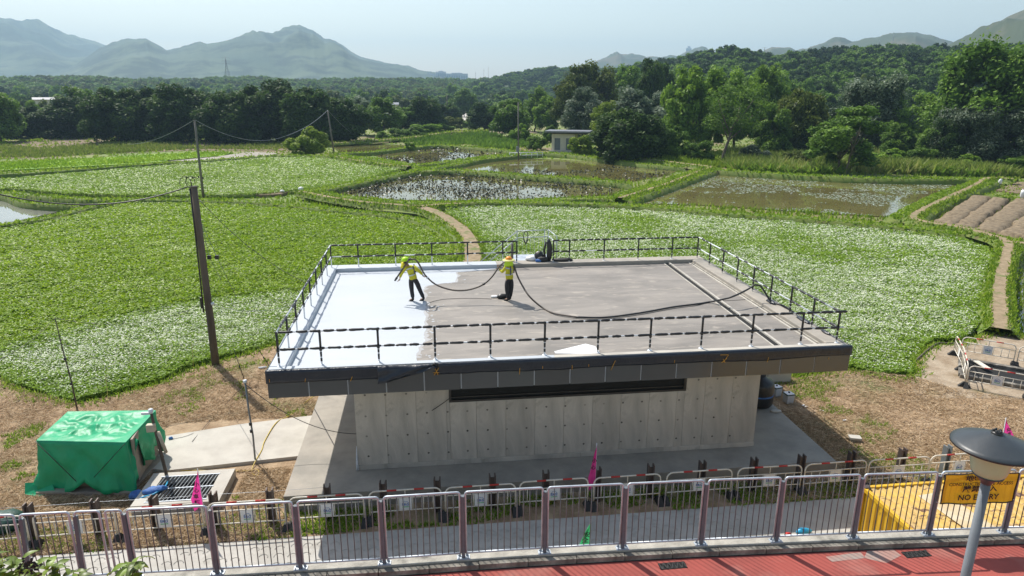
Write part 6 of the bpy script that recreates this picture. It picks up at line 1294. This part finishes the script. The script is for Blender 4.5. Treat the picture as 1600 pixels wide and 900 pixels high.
# cctv mast
cb = G(262, 747, .15); t = thing('camera_mast', 'short mast with a white camera and a beige box beside the green tarpaulin', 'mast', (cb.x, cb.y, 0)); H_ = top_at(cb, 236, 645); xt = AY(236, 645, cb.y).x-cb.x
obj('pole', MB().tube([(0, 0, 0), (xt*.9, 0, H_*.88), (xt, 0, H_)], .055, 8, r2=.04), 'wood', t); obj('junction_box', MB().box((xt*.9-.05, -.09, H_*.80), (.24, .16, .24)), 'boxbeige', t, bevel=.01)
obj('camera_head', MB().lathe([(.0001, .1), (.07, .09), (.075, 0), (.05, -.04)], 12, (xt, 0, H_)), 'whitepipe', t); obj('camera_arm', MB().box((xt-.14, -.05, H_-.02), (.24, .07, .07)), 'whitepipe', t); obj('conduit', MB().tube([(xt+.12, 0, H_*.72), (xt*.5+.16, .02, H_*.42)], .055, 8), 'boxbeige', t)
# grating over the concrete pit
gx0, gx1, gy0, gy1, gz = -8.95, -6.45, 18.72, 20.55, .30
t = thing('floor_grating', 'raised concrete chamber with a steel bar grating beside the green tarpaulin', 'grating', ((gx0+gx1)/2, (gy0+gy1)/2, 0)); hw, hd = (gx1-gx0)/2, (gy1-gy0)/2
for a in ((-hw, hw, -hd, -hd+.16), (-hw, hw, hd-.22, hd), (-hw, -hw+.36, -hd+.16, hd-.22), (hw-.42, hw, -hd+.16, hd-.22)): obj('concrete_rim', bb(*a, -.3, gz), 'conc', t)
obj('pit_floor', bb(-hw+.36, hw-.42, -hd+.16, hd-.22, -.3, .02), 'void', t)  # floor painted black for the dark below the bars
bm_ = MB().box((0, 0, 0), (.016, .74, .025)).mesh('grating_bar', 'steelgrey')
for r_ in (0, 1):
    for k in range(15): o = link('grating_bar', bm_, t, (-hw+.42+k*.113, -hd+.50+r_*.70, gz+.002), -.10)
for y in (-hd+.15, -hd+.855, hd-.27): obj('cross_bar', MB().box((-.03, y, gz+.004), (1.78, .03, .03)), 'galv', t)
bag('blue_straps', 'tangle of blue webbing straps on the corner of the floor grating', 'straps', G(243, 768, gz), .16, 'bluecloth', 51, (2.2, 1.0, .6), .3); bag('blue_cloth', 'rumpled blue cloth on the verge left of the floor grating', 'cloth', G(215, 779, .02), .2, 'bluecloth', 53, (1.1, 1, .8))
tube_thing('strap', 'loose light blue strap trailing from the blue cloth', 'strap', [G(205, 795, .03), G(212, 783, .2), G(225, 776, .33), G(240, 772, .36), G(258, 760, .36), G(262, 752, .34)], .022, 'cyanplastic')
bag('dark_sheet', 'dark green sheet heaped at the left edge of the photo behind the railing', 'sheet', G(-8, 828, .0), .62, 'tarpdark', 61, (1.3, .7, .5))
tube_thing('yellow_hose', 'thin yellow hose looping from under the roof over the concrete path to the grating', 'hose', [AY(500, 612, 21.5)*1, G(478, 628, .14), G(455, 648, .03), G(432, 660, .14), G(414, 688, .14), G(409, 703, .13), G(401, 717, .13), G(394, 732, .03), G(395, 741, .03), G(402, 744, .04), G(405, 738, .05), G(401, 733, .05), G(392, 735, .04), G(370, 736, .03), G(340, 736, .03), G(300, 735, .03), G(262, 738, .04), G(240, 748, .06), G(234, 762, .05)], .017, 'yellowhose')
tube_thing('yellow_hose', 'yellow hose piece behind the left railing posts', 'hose', [G(85, 822, .03), G(105, 812, .03), G(115, 800, .03), G(125, 793, .03), G(135, 792, .03)], .014, 'yellowhose')
bag('blue_knot', 'small purple knot of cord on the concrete path', 'knot', G(267, 686, .12), .05, 'bluecloth', 71, (1.6, 1, 1)); tube_thing('cord', 'thin dark cord over the concrete path', 'cord', [G(268, 686, .13), G(285, 683, .125), G(300, 678, .125), G(312, 672, .05)], .006, 'rubber')
# pails, tank and scraps right of the building
tk = thing('water_tank', 'black round tank leaning against the right side wall', 'tank', (12.38, 22.75, .5)); mb = MB(); mb.lathe([(.0001, 0), (.50, .02), (.56, .1), (.56, .85), (.50, 1.0), (.25, 1.12), (.2, 1.2), (.0001, 1.2)], 24); obj('body', mb, 'black', tk); obj('lid', MB().lathe([(.21, 1.19), (.21, 1.26), (.0001, 1.27)], 16), 'rubber', tk); obj('band', MB().lathe([(.565, .45), (.575, .48), (.565, .51)], 24), 'bluecloth', tk)
bag('white_sack', 'grey white sack slumped behind the black tank', 'sack', (13.0, 24.1, .0), .36, 'dirtywhite', 81, (1, .8, 1.3)); bag('cement_spill', 'small pale heap of cement by the black tank', 'heap', (12.75, 22.0, .5), .14, 'conc', 83, (1.6, .8, .35))
def pail(loc, label, rz):
    t = thing('plastic_pail', label, 'pail', loc, rz); w_ = .17; mb = MB(); mb.add([(-w_*.86, -w_*.86, 0), (w_*.86, -w_*.86, 0), (w_*.86, w_*.86, 0), (-w_*.86, w_*.86, 0), (-w_, -w_, .40), (w_, -w_, .40), (w_, w_, .40), (-w_, w_, .40)], [(0, 1, 5, 4), (1, 2, 6, 5), (2, 3, 7, 6), (3, 0, 4, 7), (0, 3, 2, 1), (4, 5, 6, 7)])
    obj('body', mb, 'gap', t, bevel=.02); obj('rim', bb(-w_-.012, w_+.012, -w_-.012, w_+.012, .375, .41), 'tarpdark', t, bevel=.01); obj('lid', bb(-w_+.01, w_-.01, -w_+.01, w_-.01, .411, .43), 'white', t, bevel=.01); obj('spout', MB().lathe([(.04, .43), (.04, .47), (.0001, .475)], 12, (.02, .02, 0)), 'black', t)
pail(G(1212, 618, 0), 'square white plastic pail beside the black tank', .25); pail(G(1231, 629, 0), 'square white plastic pail further out on the shaded grass', .1)
for (x, y, a, lb) in ((1255, 634, .6, 'left small white tile on the shaded grass'), (1259, 636, .3, 'right small white tile on the shaded grass'), (1284, 642, -.4, 'white strip lying at the edge of the shade'), (1320, 657, .1, 'pale strip lying on the sunlit weeds')): tag(obj('scrap', MB().box((0, 0, .02), (.16, .05, .02)), 'white', None, G(x, y, .02), a), lb, 'scrap')
obj('marker_top', bb(-.2, .2, -.14, .14, .12, .20), 'conc', thing('marker_stone', 'small square concrete marker at the edge of the shade right of the platform', 'marker', G(1335, 690, 0), -.3), bevel=.01); obj('base', bb(-.16, .16, -.10, .10, -.1, .119), 'slabconc', bpy.data.objects['marker_stone'])
bag('stone', 'pale stone on the dirt path at the left corner of the lotus pond', 'stone', G(470, 297, 0), .3, 'white', 91, (1, .8, .8)); bag('stone', 'pale stone by the mud bank left of the lotus pond', 'stone', G(441, 300, -.1), .25, 'white', 92, (1.3, .8, .6)); bag('white_sack', 'small white sack at the corner of the dug beds', 'sack', G(1597, 309, 0), .35, 'white', 93, (.8, .8, 1.6)); bag('white_sack', 'tiny white sack on the bank right of the lily pond', 'sack', G(1562, 288, 0), .3, 'white', 94, (.8, .8, 1.5))
tube_thing('edge_board', 'long weathered board along the edge of the field beside the bare ground', 'board', [G(1431, 563, .05), G(1448, 548, .06), G(1464, 537, .06), G(1478, 536, .05), G(1503, 537, .05)], .04, 'wood')

# ------------------------------------------------------------------ hut by the brown pond
hA, hB = G(862, 235, -.4), G(898, 238.5, -.4); d_ = (hB-hA).normalized(); ang = math.atan2(d_.y, d_.x); Lh = 4.3
t = thing('hut', 'small cream hut with two grey doors and a flat dark roof at the brown pond', 'hut', (hA+hB)/2, ang*.35)
hh = top_at(hA, 864, 206)+.4; Lh = (AY(897, 236, hA.y).x-hA.x)
obj('wall', bb(-Lh/2, Lh/2, 0, 4.2, 0, hh), 'hutwall', t)
for x0 in (-.37, .12): obj('door', bb(Lh*x0, Lh*(x0+.24), -.06, .02, .35, hh*.70), 'hutdoor', t)
for x0 in (-.45, -.02, .36): obj('pilaster', bb(Lh*x0, Lh*(x0+.07), -.10, .0, 0, hh*.93), 'hutwall', t)
mb = MB(); mb.prism([(-Lh*.78, -1.2), (Lh*1.15, -1.2), (Lh*1.15, 5), (-Lh*.78, 5)], hh+.05, hh+.38); obj('roof', mb, 'hutroof', t); obj('eaves_beam', bb(-Lh*.5, Lh*1.0, -.5, -.3, hh-.28, hh+.049), 'slotdark', t); obj('step', bb(-Lh*.6, Lh*.6, -.7, -.101, -.1, .25), 'conc', t)
for i in range(7): pass
fr = thing('hand_rail', 'low white rail on the bank left of the hut', 'railing', G(796, 247, -.3)); A_ = G(796, 247, -.3); B_ = G(848, 246, -.3)
for z in (.5, 1.): mb = MB(); mb.tube([Vector((0, 0, z)), B_-A_+Vector((0, 0, z))], .07, 5); obj('rail', mb, 'whitepipe', fr)
for k in range(7): p = (B_-A_)*(k/6); mb = MB(); mb.tube([p, p+Vector((0, 0, 1.05))], .07, 5); obj('post', mb, 'whitepipe', fr)
ln = MB(); rows = []
for p, w_ in ((G(690, 168, -.45), 3), (G(712, 172, -.45), 3), (G(722, 178, -.45), 3), (G(730, 188, -.45), 3)): rows.append([p+Vector((-w_, 0, .06)), p+Vector((w_, 0, .06))])
ln.sheet(rows); kind(obj('lane', ln, 'conc'), 'structure')
kind(obj('allotment_path', MB().prism([tuple(G(x, y, -.4))[:2] for x, y in ((700, 204), (838, 204), (840, 208), (760, 208), (705, 207))], -.6, -.4), 'bare'), 'structure')
bag('white_heap', 'white gravel patch at the end of the hedge', 'heap', G(585, 219.5, -.45), 1.6, 'white', 95, (1.6, .8, .12))
# banana clump: large single leaves
bn = thing('banana_plant', 'clump of banana plants with large leaves left of the round dark tree', 'plant', G(640, 206, -.5))
lm = []
for q in range(3):
    mb = MB(); rows = []
    for j in range(8): v = j/7; w_ = .42*math.sin(math.pi*min(1, v*.9+.08)); z = 2.6*v-1.5*v*v; x = 2.2*v; rows.append([(x, -w_, z-.12), (x, 0, z), (x, w_, z-.12)])
    mb.sheet(rows); lm.append(mb.mesh('leaf', 'contyellow'))
M['banana'] = mat('banana', (.16, .26, .04), .4, (.24, .34, .07), 2, trans=.3)
for m_ in lm: m_.materials[0] = M['banana']
r_ = random.Random(4)
for c in range(9):
    cx_ = -6+c*1.5; obj('stem', MB().tube([(cx_, 0, 0), (cx_, 0, 2.4)], .16, 6), 'barkdark', bn)
    for q in range(7): o = link('leaf', lm[q % 3], bn, (cx_, 0, 2.2+r_.uniform(-.3, .5)), r_.uniform(0, 6.28), r_.uniform(.8, 1.2))
# shrubs poking up at the lower left: young trees on the track edge
def sapling(label, Y, pts, seed):
    r_ = random.Random(seed); top0 = AY(*pts[0][:2], Y); t = thing('sapling', label, 'tree', (top0.x, Y, ZT)); mb = MB(); mb.tube([(0, 0, 0), (.03, 0, 1.), (-.02, .0, max(.8, top0.z-ZT-.35))], .035, 7, r2=.015); stem = Vector((-.02, 0, max(.8, top0.z-ZT-.35))); 
    lf = MB(); rows = []
    for j in range(7): v = j/6; w_ = .052*math.sin(math.pi*min(1, .06+v*.94))**.8; rows.append([(v*.24, -w_, .03*math.sin(v*3)-.05*v*v+.012), (v*.24, 0, .03*math.sin(v*3)-.05*v*v), (v*.24, w_, .03*math.sin(v*3)-.05*v*v+.012)])
    lf.sheet(rows); me = lf.mesh('leaf', 'leafbig')
    for (x, y, n) in pts:
        c = AY(x, y, Y+r_.uniform(-.15, .15))-Vector((top0.x, Y, ZT)); mb.tube([stem, stem.lerp(c, .5)+Vector((0, 0, .03)), c], .012, 5, r2=.006)
        for k in range(n): o = link('leaf', me, t, c+Vector((r_.uniform(-.08, .08), r_.uniform(-.08, .08), r_.uniform(-.12, .03)))); o.rotation_euler = (r_.uniform(-.5, .5), r_.uniform(-.5, .3), r_.uniform(0, 6.28)); o.scale = (r_.uniform(.7, 1.15),)*3
    obj('branches', mb, 'bark', t); return t
M['leafbig'] = mat('leafbig', (.12, .20, .02), .42, (.26, .36, .05), 3, trans=.35, objrand=.4, spec=.5)
s_ = sapling('leafy branch tips of a young tree at the lower left corner', 9.0, [(20, 892, 7), (0, 884, 7), (50, 884, 6), (36, 878, 5), (75, 890, 6), (92, 893, 6), (-20, 880, 6), (60, 900, 6), (10, 902, 7), (34, 908, 6), (88, 885, 4)], 3)
mb = MB(); r_ = random.Random(6); o_ = Vector(s_.location)
for k in range(46): c = AY(45+r_.gauss(0, 9), 884+r_.gauss(0, 6), 8.9)-o_; mb.lathe([(.0001, -.022), (.022, 0), (.0001, .022)], 6, tuple(c))
kind(obj('berry_cluster', mb, 'hair', s_), 'stuff')
sapling('small leafy tip of a young tree in front of the third railing post', 9.0, [(200, 888, 7), (212, 878, 5), (190, 896, 6), (206, 902, 6), (217, 888, 4)], 5)
sapling('lone small leaf tip between the second and third railing posts', 9.0, [(122, 897, 3), (119, 906, 4)], 7)

q0, q1 = G(1199, 600, 0), G(1235, 598, 0)
pb_ = thing('concrete_plinth', 'low pale concrete plinth under the right end of the roof behind the pails', 'plinth', (q0+q1)/2, math.atan2(q1.y-q0.y, q1.x-q0.x)); w2 = (q1-q0).length/2
obj('block', bb(-w2, w2, 0, 1.4, -.2, .46), 'conc', pb_, bevel=.015); obj('cap', bb(-w2-.03, w2+.03, -.03, 1.43, .461, .52), 'conc', pb_, bevel=.01)
